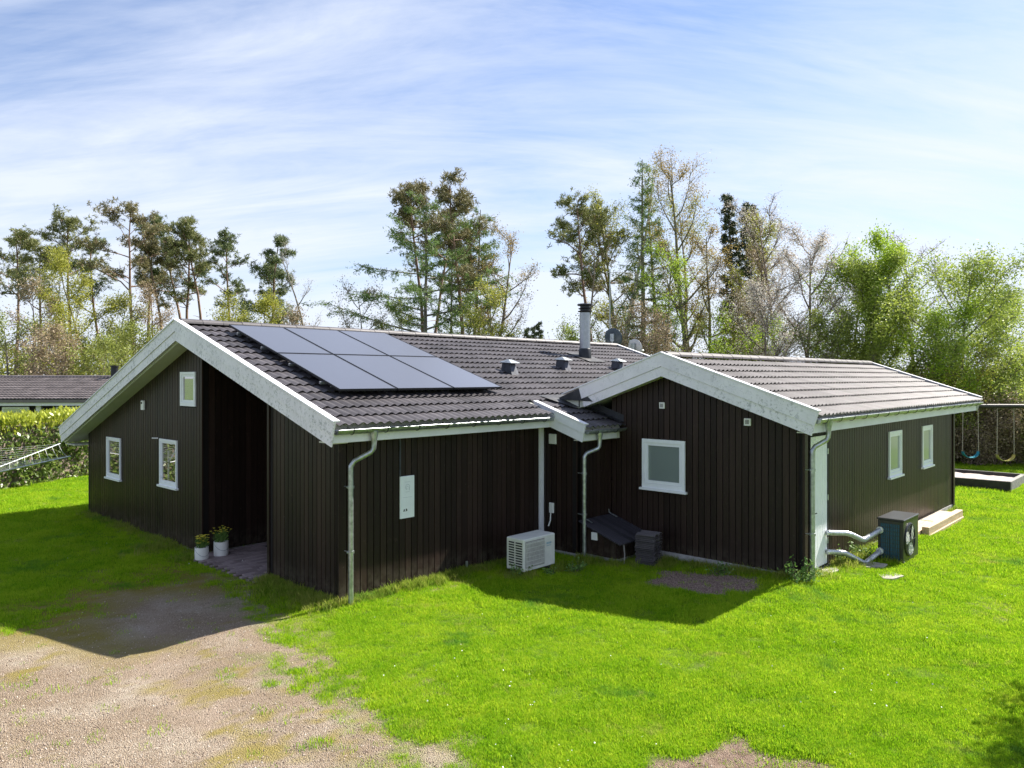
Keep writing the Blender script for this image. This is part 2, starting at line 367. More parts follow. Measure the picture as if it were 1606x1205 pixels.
fines = ramp(t, gn2.outputs[0], [(0.3, (0.25, 0.185, 0.13)), (0.7, (0.37, 0.295, 0.23))])
gravc = mixc(t, ramp(t, gn3.outputs[0], [(0.4, g3(0)), (0.6, g3(1))]), stc, fines)
pale = ramp(t, gn1.outputs[0], [(0.45, g3(0)), (0.70, g3(0.5))])
gravc = mixc(t, pale, gravc, (0.48, 0.425, 0.35))
gravc = mixc(t, gdk, gravc, (0.25, 0.185, 0.125))
trk = ramp(t, attr(t, 'track'), [(0.0, g3(0)), (1.0, g3(0.75))]); gravc = mixc(t, trk, gravc, (0.33, 0.25, 0.19))
mossc = mixc(t, ramp(t, gn3.outputs[0], [(0.35, g3(0)), (0.65, g3(1))]), (0.17, 0.14, 0.030), (0.33, 0.27, 0.060))
soilc = mixc(t, ramp(t, gn2.outputs[0], [(0.35, g3(0)), (0.65, g3(1))]), (0.17, 0.115, 0.085), (0.30, 0.22, 0.17))
chipc = mixc(t, ramp(t, sc.outputs[1], [(0.3, g3(0)), (0.8, g3(1))]), (0.16, 0.10, 0.08), (0.44, 0.33, 0.28))
dryc = mixc(t, ramp(t, gn3.outputs[0], [(0.35, g3(0)), (0.65, g3(1))]), (0.20, 0.19, 0.06), (0.33, 0.28, 0.13))
col = mixc(t, attr(t, 'dry'), grassc, dryc)
col = mixc(t, attr(t, 'gravel'), col, gravc)
col = mixc(t, attr(t, 'moss'), col, mossc)
col = mixc(t, attr(t, 'soil'), col, soilc)
col = mixc(t, attr(t, 'chips'), col, chipc)
L.new(col, p.inputs['Base Color']); p.inputs['Roughness'].default_value = 0.95; p.inputs['Specular IOR Level'].default_value = 0.15
bb = nd(t, 'ShaderNodeBump'); bb.inputs['Strength'].default_value = 0.9; bb.inputs['Distance'].default_value = 0.022
hh = mth(t, 'ADD', mth(t, 'MULTIPLY', vor.outputs['Distance'], -1.2), mth(t, 'MULTIPLY', gn3.outputs[0], 0.8))
L.new(hh, bb.inputs['Height']); L.new(bb.outputs[0], p.inputs['Normal'])
def grass_mat(name, a, b, c):
    m, t, p = mat(name); L = t.links; g = nd(t, 'ShaderNodeNewGeometry')
    n = noise(t, g.outputs['Position'], 1.3, 5, 0.65); n2 = noise(t, g.outputs['Position'], 9.0, 4, 0.65)
    r = mth(t, 'ADD', mth(t, 'MULTIPLY', g.outputs['Random Per Island'], 0.32), mth(t, 'ADD', mth(t, 'MULTIPLY', n.outputs[0], 0.5), mth(t, 'MULTIPLY', n2.outputs[0], 0.34)))
    col = ramp(t, r, [(0.32, a), (0.55, b), (0.80, c)])
    n3 = noise(t, g.outputs['Position'], 0.75, 7, 0.72, 0.4); n4 = noise(t, mapping(t, g.outputs['Position'], loc=(7, 3, 1)), 1.6, 8, 0.75, 0.5)
    col = mixc(t, ramp(t, n3.outputs[0], [(0.56, g3(0)), (0.66, g3(0.75))]), col, (0.10, 0.26, 0.035))
    dryf = mth(t, 'MULTIPLY', ramp(t, n4.outputs[0], [(0.58, g3(0)), (0.70, g3(1))]), mth(t, 'MULTIPLY_ADD', g.outputs['Random Per Island'], 0.9, 0.1))
    col = mixc(t, dryf, col, (0.42, 0.36, 0.13))
    L.new(col, p.inputs['Base Color']); p.inputs['Roughness'].default_value = 0.6; p.inputs['Specular IOR Level'].default_value = 0.10
    tr = nd(t, 'ShaderNodeBsdfTranslucent'); L.new(col, tr.inputs[0]); ms = nd(t, 'ShaderNodeMixShader'); ms.inputs[0].default_value = .5
    L.new(p.outputs[0], ms.inputs[1]); L.new(tr.outputs[0], ms.inputs[2]); L.new(ms.outputs[0], t.nodes['Material Output'].inputs[0])
    return m
M['grass'] = grass_mat('lawn_grass', (0.080, 0.200, 0.006), (0.230, 0.440, 0.008), (0.460, 0.570, 0.035))
M['tallgrass'] = grass_mat('tall_grass', (0.08, 0.17, 0.015), (0.19, 0.30, 0.02), (0.40, 0.40, 0.10))
M['pebble'] = simple('gravel_pebble', (0.36, 0.29, 0.24), 0.85, var=0.5, scale=14)
t = M['pebble'].node_tree; p = t.nodes['Principled BSDF']; oi = nd(t, 'ShaderNodeObjectInfo')
t.links.new(ramp(t, oi.outputs['Random'], [(0, (0.20, 0.14, 0.10)), (0.5, (0.34, 0.265, 0.20)), (0.85, (0.42, 0.34, 0.27)), (1, (0.60, 0.54, 0.47))]), p.inputs['Base Color'])
M['daisy'] = simple('white_petals', (0.75, 0.75, 0.70), 0.6)
M['yellow'] = simple('yellow_petals', (0.85, 0.72, 0.06), 0.6, var=.2)
M['paver'] = simple('red_grey_paver', (0.20, 0.155, 0.155), 0.85, var=0.3, scale=6, bump=.5)
t = M['paver'].node_tree; p = t.nodes['Principled BSDF']; oi = nd(t, 'ShaderNodeObjectInfo')
t.links.new(ramp(t, oi.outputs['Random'], [(0, (0.15, 0.11, 0.11)), (1, (0.26, 0.205, 0.205))]), p.inputs['Base Color'])
M['field'] = simple('far_field', (0.08, 0.13, 0.03), 0.95, var=.3, scale=.3)
M['woods'] = leaf_mat('far_wood_leaves', (0.05, 0.06, 0.02), (0.13, 0.14, 0.05), .3, nscale=.1)

# ------------------------------------------------------------------ ground
def inpoly(x, y, poly):
    r = np.zeros(x.shape, bool); n = len(poly); j = n-1
    for i in range(n):
        xi, yi = poly[i]; xj, yj = poly[j]
        c = ((yi > y) != (yj > y)) & (x < (xj-xi)*(y-yi)/((yj-yi) if yj != yi else 1e-9)+xi)
        r ^= c; j = i
    return r
def sdist(x, y, poly):
    d = np.full(x.shape, 1e9); n = len(poly)
    for i in range(n):
        ax, ay = poly[i]; bx, by = poly[(i+1) % n]; dx, dy = bx-ax, by-ay
        t = np.clip(((x-ax)*dx+(y-ay)*dy)/(dx*dx+dy*dy+1e-12), 0, 1)
        d = np.minimum(d, np.hypot(x-ax-t*dx, y-ay-t*dy))
    return np.where(inpoly(x, y, poly), -d, d)
def pp(l): return [PX(a, b)[:2] for a, b in l]
GRAV = pp([(-400, 985), (0, 985), (90, 975), (160, 930), (250, 922), (330, 900), (405, 930), (425, 985), (452, 1040), (525, 1092), (600, 1140), (690, 1210), (760, 1400), (600, 2200), (-900, 2200)])
MOSS = pp([(-300, 950), (0, 950), (130, 905), (290, 875), (400, 925), (330, 935), (200, 935), (170, 985), (250, 1015), (180, 1033), (0, 1010), (-300, 1000)])
SOIL = pp([(1075, 1190), (1150, 1150), (1230, 1180), (1330, 1200), (1400, 1260), (1300, 1420), (1000, 1300)])
CHIP = pp([(1015, 915), (1040, 893), (1080, 897), (1130, 903), (1190, 915), (1195, 932), (1110, 940), (1060, 925)])
LBED = pp([(125, 806), (200, 825), (262, 855), (320, 880), (315, 868), (250, 842), (190, 818), (139, 800)])
def masks(x, y):
    e = fbm(x*1.3, y*1.3, 3)-.5; e2 = fbm(x*6, y*6, 11)-.5
    dg = sdist(x, y, GRAV)
    gravel = np.clip(0.5-(dg+e*1.3+e2*1.1)/0.6, 0, 1)
    dm = sdist(x, y, MOSS); moss = np.clip(0.5-(dm+e*0.9+e2*0.6)/0.7, 0, 1)*np.clip(.95+e2*1.6, 0, 1)
    mp = fbm(x*1.7, y*1.7, 23); mp2 = fbm(x*9, y*9, 29)
    moss = np.maximum(moss, gravel*np.clip((mp+.55*mp2-.92)*6, 0, .8))
    ds = sdist(x, y, SOIL); soil = np.clip(0.5-(ds+e*.5+e2*.4)/0.18, 0, 1)
    dc = sdist(x, y, CHIP); chips = np.clip(0.5-(dc+e2*.4)/0.12, 0, 1)
    dl = sdist(x, y, LBED); soil2 = np.clip(0.5-(dl+e2*.3)/0.15, 0, 1)*.8
    dry = np.clip(1-np.abs(dg-.25+e*.6)/0.55, 0, 1)*.75*(x > -3.2)
    dp = fbm(x*.9+5, y*.9, 51); dry = np.maximum(dry, np.clip((dp-.66)*5, 0, .6))
    # dry rim along the long wall
    u, v = UV(x, y)
    dry = np.maximum(dry, np.clip(1-np.abs(v+.42+e*.3)/.22, 0, 1)*((u > -.2) & (u < 2.4))*.9)
    return gravel, moss, np.maximum(soil, soil2), chips, dry
def trackmask(x, y):
    x = np.asarray(x, float); y = np.asarray(y, float); m = np.zeros_like(x)
    for line in TRACKS:
        d = np.full(x.shape, 1e9)
        for (ax, ay), (bx, by) in zip(line[:-1], line[1:]):
            dx, dy = bx-ax, by-ay; t = np.clip(((x-ax)*dx+(y-ay)*dy)/(dx*dx+dy*dy), 0, 1); d = np.minimum(d, np.hypot(x-ax-t*dx, y-ay-t*dy))
        m = np.maximum(m, np.clip(1-(d+(fbm(x*2, y*2, 91)-.5)*.5)/.38, 0, 1)*np.clip(fbm(x*5, y*5, 93)*1.6-.1, 0, 1))
    return m
TRACKS = [pp([(430, 960), (470, 1050), (560, 1120), (650, 1190), (700, 1260)]), pp([(240, 960), (250, 1040), (330, 1110), (440, 1210)])]
def in_house(x, y, g=0.0):
    u, v = UV(x, y)
    a = (u > 0-g) & (u < 13.0) & (v > 0-g) & (v < 10.3+g)
    a &= ~((u < 2.0) & (v > 1.94) & (v < 4.31))
    b = (u > 4.38-g) & (u < 14.47+g) & (v > -.82-g) & (v < .1)
    c = (u > 5.41-g) & (u < 14.47+g) & (v > -4.42-g) & (v < .1)
    return a | b | c
def gz(x, y):
    u_, v_ = UV(x, y); return rise(u_, v_)+gz0(x, y)
def rise(u, v): return .11*np.exp(-(np.maximum(np.abs(u-7.0)-1.6, 0)/1.9)**2-((v+4.6)/1.3)**2)
def gz0(x, y): return -.022*trackmask(x, y)+ (fbm(x*.7, y*.7, 71)-.5)*0.05 + (fbm(x*4, y*4, 77)-.5)*0.018
step = 0.1
xs = np.arange(-24, 26.01, step); ys = np.arange(4.0, 34.01, step); GXX, GYY = np.meshgrid(xs, ys)
gx, gy = GXX.ravel(), GYY.ravel(); gvz = gz(gx, gy)
gm = masks(gx, gy)+(trackmask(gx, gy),)
nx, ny = len(xs), len(ys); ii = np.arange(nx*ny).reshape(ny, nx)
Q = np.stack([ii[:-1, :-1], ii[:-1, 1:], ii[1:, 1:], ii[1:, :-1]], -1).reshape(-1, 4)
V = np.stack([gx, gy, gvz], -1)
gsel = gm[0][Q].mean(1) > .5
for nm, sel, lab in (('lawn', ~gsel, 'bright green mown lawn around the dark house'), ('gravel_driveway', gsel, 'pale gravel driveway with mossy patches')):
    q = Q[sel]; used, inv = np.unique(q, return_inverse=True)
    me = np_mesh(nm, V[used], inv.reshape(-1, 4), M['ground'], smooth=True)
    for an, arr in zip(('gravel', 'moss', 'soil', 'chips', 'dry', 'track'), gm):
        at = me.attributes.new(an, 'FLOAT', 'POINT'); at.data.foreach_set('value', arr[used].astype(np.float32))
    tag(mkobj(nm, me), label=lab, kind='structure')
fb = MB()
fb.add([(-1500, -1500, -.06), (1500, -1500, -.06), (1500, 1500, -.06), (-1500, 1500, -.06)], [(0, 1, 2, 3)])
tag(fb.build('field', M['field']), kind='structure', label='flat green land reaching to the horizon')

# ------------------------------------------------------------------ house
house = empty('house', (HX, HY, 0), TH, label='dark brown timber house with white barge boards, tiled roof and side wing', cat='house')
RV, RZ, MR, ML = 4.6, 4.19, 0.324, 0.345       # main ridge: v, tile height; right and left pitch
def zmain(v): return RZ - (MR*(RV-v) if v < RV else ML*(v-RV))
WV, WZ, MW = -2.08, 3.58, 0.345
def zwing(v): return WZ - MW*abs(v-WV)
U1, U2, U3, WW, DD = 4.375, 5.413, 14.47, -4.418, -0.82
MEND, WEND, BO = 13.2, 15.75, 0.35
UND = 0.36                                      # soffit below tile surface

def wall(name, plane, p0, t0, t1, zb, ztop, holes=(), pitch=0.117, gap=0.015, thick=0.1, boards=True, sgn=-1, backing=True):
    """plane 'u': wall at u=p0, t runs along v; plane 'v': wall at v=p0, t runs along u. outward = sgn"""
    zt = ztop if callable(ztop) else (lambda t: ztop)
    def pt(t, z, d): return (p0+sgn*d, t, z) if plane == 'u' else (t, p0+sgn*d, z)
    mb = MB()
    ks = sorted({t0, t1} | {k for k in (RV, WV) if t0 < k < t1 and callable(ztop)})
    for a, b in zip(ks[:-1], ks[1:]):
        q = [(a, zb), (b, zb), (b, zt(b)), (a, zt(a))]
        vs = [pt(t, z, -.02) for t, z in q] + [pt(t, z, -thick) for t, z in q]
        mb.add(vs, [(0, 1, 2, 3), (7, 6, 5, 4), (0, 4, 5, 1), (1, 5, 6, 2), (2, 6, 7, 3), (3, 7, 4, 0)])
    w = mb.build(name, M['woodback'], house)
    if not boards: return w
    n = max(1, round((t1-t0)/pitch)); pw = (t1-t0)/n
    for i in range(n):
        a, b = t0+i*pw+gap/2, t0+(i+1)*pw-gap/2
        cuts = sorted({a, b} | {c for h in holes for c in (h[0], h[1]) if a < c < b} | {c for c in (RV, WV) if a < c < b and callable(ztop)})
        for c0, c1 in zip(cuts[:-1], cuts[1:]):
            mid = (c0+c1)/2; segs = [(zb, None)]
            for h in holes:
                if h[0] < mid < h[1]: segs = [(zb, h[2]), (h[3], None)]
            for s0, s1 in segs:
                za = zt(c0) if s1 is None else s1; zb2 = zt(c1) if s1 is None else s1
                if min(za, zb2)-s0 < .01: continue
                jit = 0.0015*math.sin(i*12.9); mb = MB()
                q = [(c0, s0), (c1, s0), (c1, zb2), (c0, za)]
                vs = [pt(t, z, .0+jit) for t, z in q] + [pt(t, z, -.0195) for t, z in q]
                mb.add(vs, [(0, 1, 2, 3), (7, 6, 5, 4), (0, 4, 5, 1), (1, 5, 6, 2), (2, 6, 7, 3), (3, 7, 4, 0)])
                mb.build('board', M['wood'], w)
    return w
def window(plane, p0, t0, t1, z0, z1, pane_mat, fw=0.075, sash=True, sgn=-1, sill=True):
    def bx(mb, a, b, c, d, d0, d1):
        if plane == 'u': mb.box(p0+sgn*d0, p0+sgn*d1, a, b, c, d)
        else: mb.box(a, b, p0+sgn*d0, p0+sgn*d1, c, d)
    f = MB(); zb = z0+.03
    bx(f, t0, t0+fw*.55, zb, z1, -.09, .028); bx(f, t1-fw*.55, t1, zb, z1, -.09, .028)
    bx(f, t0+fw*.55, t1-fw*.55, z1-fw*.55, z1, -.09, .027); bx(f, t0+fw*.55, t1-fw*.55, zb, zb+fw*.75, -.09, .027)
    fr = f.build('window', M['frame'], house)
    s = MB(); a0, a1, c0, c1 = t0+fw*.55, t1-fw*.55, zb+fw*.75, z1-fw*.55; w = fw*.5
    bx(s, a0+.002, a0+w, c0+.002, c1-.002, -.07, .012); bx(s, a1-w, a1-.002, c0+.002, c1-.002, -.07, .012)
    bx(s, a0+w, a1-w, c1-w, c1-.002, -.07, .011); bx(s, a0+w, a1-w, c0+.002, c0+w, -.07, .011)
    s.build('frame', M['frame'], fr)
    g = MB(); bx(g, a0+w, a1-w, c0+w, c1-w, -.017, -.006); g.build('pane', pane_mat, fr)
    if sill:
        q = MB(); bx(q, t0-.04, t1+.04, z0-.008, z0+.03, -.05, .06); q.build('sill', M['frame'], fr)
    return fr

zs = lambda v: zmain(v)-UND+.03
WIN1 = (8.23, 9.05, 0.95, 1.87); WIN2 = (5.36, 6.16, 1.06, 1.99); WIN3 = (4.567, 5.20, 2.63, 3.295)
wall('wall', 'u', 0, 4.31, 10.289, 0.03, zs, [WIN1, WIN2, WIN3])
window('u', 0, *WIN1, M['glass']); window('u', 0, *WIN2, M['glass']); window('u', 0, *WIN3, M['glass'], fw=.09, sill=False)
wall('wall', 'u', 0, 0.0, 1.945, 0.03, zs)
wall('wall', 'v', 4.31, 0.0, 1.9, 0.03, zs(4.31))
wall('wall', 'u', 1.9, 1.945, 4.31, 0.03, zs)
wall('wall', 'v', 1.945, 0.0, 1.9, 0.03, zs(1.945)-.02, sgn=1)
wall('wall', 'v', 0, 0.0, U1, 0.03, zs(0)+.03)
wall('wall', 'u', U1, DD, 0.0, 0.08, zs)
wall('wall', 'v', DD, U1, U2, 0.08, zs(DD))
wwin = (-2.37, -1.503, 1.19, 2.094)
zw = lambda v: zwing(v)-UND+.04
wall('wall', 'u', U2, WW, DD, 0.13, zw, [wwin], pitch=.112)
window('u', U2, *wwin, M['blind'], fw=.11)
S = 3.2/3
WA = (8.926*S, 9.673*S, 1.147*S, 1.999*S+.005); WB = (11.06*S, 11.789*S, 1.147*S, 1.999*S+.005)
DR = (5.268*S-.02, 5.978*S, 0.15, 2.29)
wall('wall', 'v', WW, U2, U3, 0.10, zw(WW), [(WA[0]-.0, WA[1], WA[2], WA[3]), WB, DR])
window('v', WW, *WA, M['blind'], fw=.10); window('v', WW, *WB, M['blind'], fw=.10)
wall('wall', 'u', U3, WW, 0, 0.10, zw, boards=False, sgn=1)
wall('wall', 'v', 10.289, 0, MEND-.4, 0.03, zs(10.289), boards=False, sgn=1)
wall('wall', 'u', MEND-.4, 0, 10.289, 0.03, zs, boards=False, sgn=1)
# concrete foundation
fd = MB(); fd.box(U2-.012, U3+.01, WW-.012, DD-.03, -.3, .135); fd.box(U1-.0, U2, DD-.01, .2, -.3, .08)
fd.box(0.012, 12.7, 0.012, 1.9, -.3, .05); fd.box(0.012, 12.7, 4.33, 10.27, -.3, .05); fd.box(1.93, 12.7, 1.9, 4.33, -.3, .05)
fd.build('foundation', M['concrete'], house)
# corner boards (dark)
for nm, (a, b, c, d, z0, z1) in {'a': (-.03, .09, -.032, -.006, .02, zs(0)), 'b': (U2-.03, U2+.085, WW-.032, WW-.006, .12, zw(WW)-.02),
        'c': (-.032, -.006, 4.27, 4.33, .02, zs(4.3)-.05), 'd': (-.032, -.006, 1.90, 1.96, .02, zs(1.9)-.02), 'e': (U3-.09, U3+.03, WW-.032, WW-.006, .1, zw(WW)-.02)}.items():
    MB().box(a, b, c, d, z0, z1).build('corner_board', M['wood'], house)
# white duct cover beside the air conditioner
MB().box(U1-.10, U1+.015, -.05, -.008, .30, 2.30).build('duct_cover', M['whitec'], house)
# entrance door in the recess back wall
MB().box(1.865, 1.885, 2.4, 3.35, .05, 2.1).build('door', M['wood'], house)
# white side door
d = MB(); d.box(DR[0]+.04, DR[1]-.04, WW-.004, WW+.05, DR[2]+.03, DR[3]-.03); dr = d.build('door', M['frame'], house)
dr['label'] = 'white flush side door'
n = 7; w_ = (DR[1]-DR[0]-.08)/n
for i in range(n):
    MB().bevbox(DR[0]+.04+i*w_+.003, DR[0]+.04+(i+1)*w_-.003, WW-.013, WW-.0045, DR[2]+.03, DR[3]-.03, .003).build('panel', M['frame'], dr)
h = MB(); h.tube([(DR[0]+.10, WW-.01, 1.06), (DR[0]+.10, WW-.05, 1.06), (DR[0]+.20, WW-.05, 1.06)], .009, 8); h.lathe([(.022, -.02), (.022, 0)], 12, (DR[0]+.10, WW-.006, 1.06), 'y'); h.lathe([(.02, -.02), (.02, 0)], 12, (DR[0]+.10, WW-.006, 1.16), 'y')
h.build('handle', M['zincd'], dr)
for z in (.5, 1.2, 1.95): MB().box(DR[1]-.05, DR[1]-.02, WW-.03, WW-.01, z, z+.09).build('hinge', M['zinc'], dr)
f = MB(); f.box(DR[0], DR[0]+.037, WW-.02, WW+.05, DR[2], DR[3]); f.box(DR[1]-.037, DR[1], WW-.02, WW+.05, DR[2], DR[3]); f.box(DR[0]+.037, DR[1]-.037, WW-.02, WW+.05, DR[3]-.028, DR[3]); f.build('frame', M['woodback'], dr)
MB().box(DR[0]-.02, DR[1]+.02, WW-.05, WW+.02, DR[2]-.03, DR[2]+.012).build('sill', M['zincd'], dr)

# ---- roof deck
roof = MB()
def slab(mb, v0, v1, u0, u1, zf, top=.045, bot=UND-.02):
    vs = []
    for u in (u0, u1):
        for v, dz in ((v0, top), (v1, top), (v1, bot), (v0, bot)): vs.append((u, v, zf(v)-dz))
    mb.add(vs, [(0, 1, 2, 3), (7, 6, 5, 4), (0, 4, 5, 1), (1, 5, 6, 2), (2, 6, 7, 3), (3, 7, 4, 0)])
slab(roof, RV, -.22, -BO+.05, 4.25, zmain); slab(roof, RV, 11.0, -BO+.05, MEND-.05, zmain)
slab(roof, RV, 0.30, 4.25, MEND-.05, zmain); slab(roof, .30, -1.0, 4.27, U2-.002, zmain, .045, .30)
slab(roof, WV, -4.60, U2-BO+.08, WEND-.05, zwing); slab(roof, WV, 0.2, U2-BO+.08, WEND-.05, zwing)
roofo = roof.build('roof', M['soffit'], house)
# soffit boards under the front overhang, laid parallel to the ridge
sb = MB(); k = RV
for side in (1, -1):
    v = RV
    while (v < 10.95 if side == 1 else v > -.15):
        v2 = v+side*.098; a, b = sorted((v, v2-side*.008)); 
        q = [(a, zmain(a)-UND+.018), (b, zmain(b)-UND+.018), (b, zmain(b)-UND), (a, zmain(a)-UND)]
        sb.prism(q, 'x', -BO+.052, 0.01); v = v2
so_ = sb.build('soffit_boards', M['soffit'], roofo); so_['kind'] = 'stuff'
# recess ceiling
MB().prism([(1.95, zs(1.95)-.02), (4.30, zs(4.30)-.02), (4.30, zs(4.30)), (1.95, zs(1.95))], 'x', .02, 1.88).build('recess_ceiling', M['wood'], roofo)
# box soffit at the left eave
MB().box(-BO+.06, MEND-.1, 10.30, 10.96, zmain(10.96)-UND-.03, zmain(10.96)-UND-.01).build('eave_soffit', M['soffit'], roofo)

# ---- tiles
TW, TL, EXP = 0.30, 0.385, 0.345
def tile_verts():
    xs_ = np.linspace(0, TW, 13); z = 0.014*(1-np.cos(2*np.pi*xs_/0.15+0.0)); z = np.power(z/0.028, 0.8)*0.028
    V = []
    for y, dz, am in ((0.0, .016, 1.25), (TL, .0, .45)):
        for x, zz_ in zip(xs_, z): V.append((x-TW/2+.001*(-1 if x == 0 else 0), y, zz_*am+dz))
    for x, zz_ in zip(xs_, z): V.append((x-TW/2, 0.002, zz_*1.25+.016-.011-.006*(1-zz_/.028)))
    F = []
    for i in range(12):
        F.append((i, i+1, 14+i, 13+i)); F.append((26+i, 27+i, i+1, i))
    return np.array(V), np.array(F)
TV, TF = tile_verts()      # y = up-slope
tile_me = np_mesh('tile', TV, TF, M['tile'], smooth=True); tile_me2 = np_mesh('tile', TV, TF, M['tile2'], smooth=True)
for me_ in (tile_me, tile_me2): me_.set_sharp_from_angle(angle=R(40))
cam_u, cam_v = UV(0, 0)
tiles = []
def courses(u0, u1, v_low, v_high, zf, slope, side, mesh, clip=None):
    # side=+1: up-slope is +v ; side=-1: up-slope is -v
    ang = math.atan(slope); dv = EXP*math.cos(ang); nrow = int(math.ceil(abs(v_high-v_low)/dv)); ncol = int(round((u1-u0)/TW)); w = (u1-u0)/ncol
    for r in range(nrow):
        v = v_low+side*r*dv
        if (v_high-v)*side < .12: continue
        for c in range(ncol):
            u = u0+(c+.5)*w
            if clip and not clip(u, v): continue
            z = zf(v)-.03
            tiles.append((u, v, z, ang if side == 1 else -ang, 0 if side == 1 else math.pi, mesh, w/TW))
courses(-BO+.06, MEND-.04, -.44, RV, zmain, MR, 1, 'm', lambda u, v: (u < 4.25) or v > .2)
courses(4.33, 4.33+1.2, -1.13+0.0, .22, zmain, MR, 1, 'm', lambda u, v: u < U2+.2 and v < -.3+.25)
courses(-BO+.06, MEND-.04, 11.05, RV, zmain, ML, -1, 'm')
courses(U2-BO+.1, WEND-.04, -4.80, WV, zwing, MW, 1, 'w')
courses(U2-BO+.1, WEND-.04, .28, WV, zwing, MW, -1, 'w')
def tdist(t): 
    hidden = 100 if (t[4] != 0) else 0
    return math.hypot(t[0]-cam_u, t[1]-cam_v)+hidden
tiles.sort(key=tdist)
rg = random.Random(5)
def tmat(t):
    u, v, z, a, rz, m_, w = t
    return Matrix.Translation((u, v, z)) @ Matrix.Rotation(rz, 4, 'Z') @ Matrix.Rotation(abs(a), 4, 'X') @ Matrix.Diagonal((w, 1, 1, 1))
def jit(Mx): return Mx @ Matrix.Rotation(rg.uniform(-.006, .006), 4, 'Z') @ Matrix.Translation((0, rg.uniform(-.004, .004), rg.uniform(-.002, .003)))
proto_t = None
for t_ in tiles[:300]:
    o = mkobj('tile', tile_me if t_[5] == 'm' else tile_me2, roofo); o.matrix_local = jit(tmat(t_))
for key, mm in (('m', M['tile']), ('w', M['tile2'])):
    Vs = []; Fs = []; off = 0
    for t_ in tiles[300:]:
        if t_[5] != key: continue
        A = np.array(jit(tmat(t_))); Vs.append(TV @ A[:3, :3].T + A[:3, 3]); Fs.append(TF+off); off += len(TV)
    me = np_mesh('tiles', np.concatenate(Vs), np.concatenate(Fs), mm, smooth=True); me.set_sharp_from_angle(angle=R(40))
    o = mkobj('tiles', me, roofo); o['kind'] = 'stuff'
# ridge caps
def ridge(u0, u1, v, z, mm):
    n = int((u1-u0)/.38); w = (u1-u0)/n; me = None
    for i in range(n):
        if me is None:
            mb = MB(); k = 9; vs = []
            for uu, rr in ((0, .112), (w+.03, .107)):
                for j in range(k):
                    a = math.pi*j/(k-1); vs.append((uu, math.cos(a)*rr*1.15, math.sin(a)*rr*.8-.02))
            fs = [(j, j+1, k+j+1, k+j) for j in range(k-1)] + [tuple(range(k)), tuple(range(k, 2*k))]
            mb.add(vs, fs); o = mb.build('ridge_tile', mm, roofo); me = o.data
        else: o = mkobj('ridge_tile', me, roofo)
        o.location = (u0+i*w, v, z+.0015*math.sin(i*2.3))
ridge(-BO+.06, MEND, RV, RZ-.0, M['tile']); ridge(U2-BO+.1, WEND, WV, WZ-.0, M['tile2'])

# ---- barge boards (each slope: upper board, lower board, cap)
def barge(u, va, vb, zf, out=-1, h=.37, top=.035, mm=None, lower=.17, cutb=True):
    """va: ridge end, vb: eave end"""
    mm = mm or M['white']; s = 1 if vb > va else -1; sl = abs(zf(vb)-zf(va))/abs(vb-va); ca = math.cos(math.atan(sl)); sa = math.sin(math.atan(sl))
    def q(h0, h1):    # heights measured below the top edge
        e0 = (vb-s*h0*sa*ca*.9, 0); e1 = (vb-s*h1*sa*ca*.9, 0)
        f = lambda v, hh: zf(v)+top-hh
        return [(va, f(va, h0)), (e0[0], f(e0[0], h0)), (e1[0], f(e1[0], h1)), (va, f(va, h1))]
    th = .028*out
    b = MB().prism(q(0.0, h-lower), 'x', u, u-th*-1 if False else u+th).build('barge_board', mm, roofo)
    MB().prism(q(h-lower+.004, h), 'x', u-th*.2, u+th*.45).build('barge_board', mm, roofo)
    if abs(vb+.30) < 1e-6: vb = .10
    MB().prism(q(-.022, -.001), 'x', u-th*2.2, u+th*1.7).build('barge_cap', M['whitec'], roofo)
barge(-BO, RV, -.44, zmain); barge(-BO, RV, 11.12, zmain)
barge(U2-.30, WV, -4.77, zwing, h=.40); barge(U2-.30, WV, -.30, zwing, h=.40)
barge(4.25, .06, -1.12, zmain, h=.33, mm=M['whitec'])
barge(MEND, RV, .1, zmain, out=1); barge(MEND, RV, 11.1, zmain, out=1)
barge(WEND, WV, -4.77, zwing, out=1); barge(WEND, WV, .2, zwing, out=1)
# lead flashings around the wing junction, plus a dark sheet for a shadow gap
fl = MB()
for u0, u1 in ((U2-.42, U2+.6),):
    fl.add([(u0-.25, .42, zmain(.42)+.02), (u1, .42, zmain(.42)+.02), (u1, -.02, zmain(-.02)+.05), (u0, -.30, zmain(-.3)+.02), (u0-.25, .25, zmain(.25)+.035)], [(0, 1, 2, 3, 4)])
fl.add([(U2-.30, -.28, zmain(-.28)+.02), (U2-.004, -.28, zmain(-.28)+.02), (U2-.004, -.28, zmain(-.28)+.24), (U2-.30, -.28, zmain(-.28)+.24)], [(0, 1, 2, 3)])
fl.add([(U2-.14, -.3, zmain(-.3)+.035), (U2-.008, -.3, zmain(-.3)+.035), (U2-.008, -1.1, zmain(-1.1)+.035), (U2-.14, -1.1, zmain(-1.1)+.035)], [(0, 1, 2, 3)])
fl.add([(U2-.008, -.3, zmain(-.3)+.035), (U2-.008, -.3, zmain(-.3)+.16), (U2-.008, -1.1, zmain(-1.1)+.16), (U2-.008, -1.1, zmain(-1.1)+.035)], [(0, 1, 2, 3)])
fl.add([(U2-.325, .26, zwing(.26)+.0), (U2-.325, -.62, zwing(-.62)-.33), (U2-.325, -.30, zwing(-.30)+.02), (U2-.27, .26, zwing(.26)+.0), (U2-.27, -.62, zwing(-.62)-.33), (U2-.27, -.30, zwing(-.30)+.02)], [(0, 1, 2), (5, 4, 3), (0, 3, 4, 1), (1, 4, 5, 2), (2, 5, 3, 0)])  # dark triangle stands in for the shade in the gap past the barge end
fl.build('flashing', M['lead'], roofo)
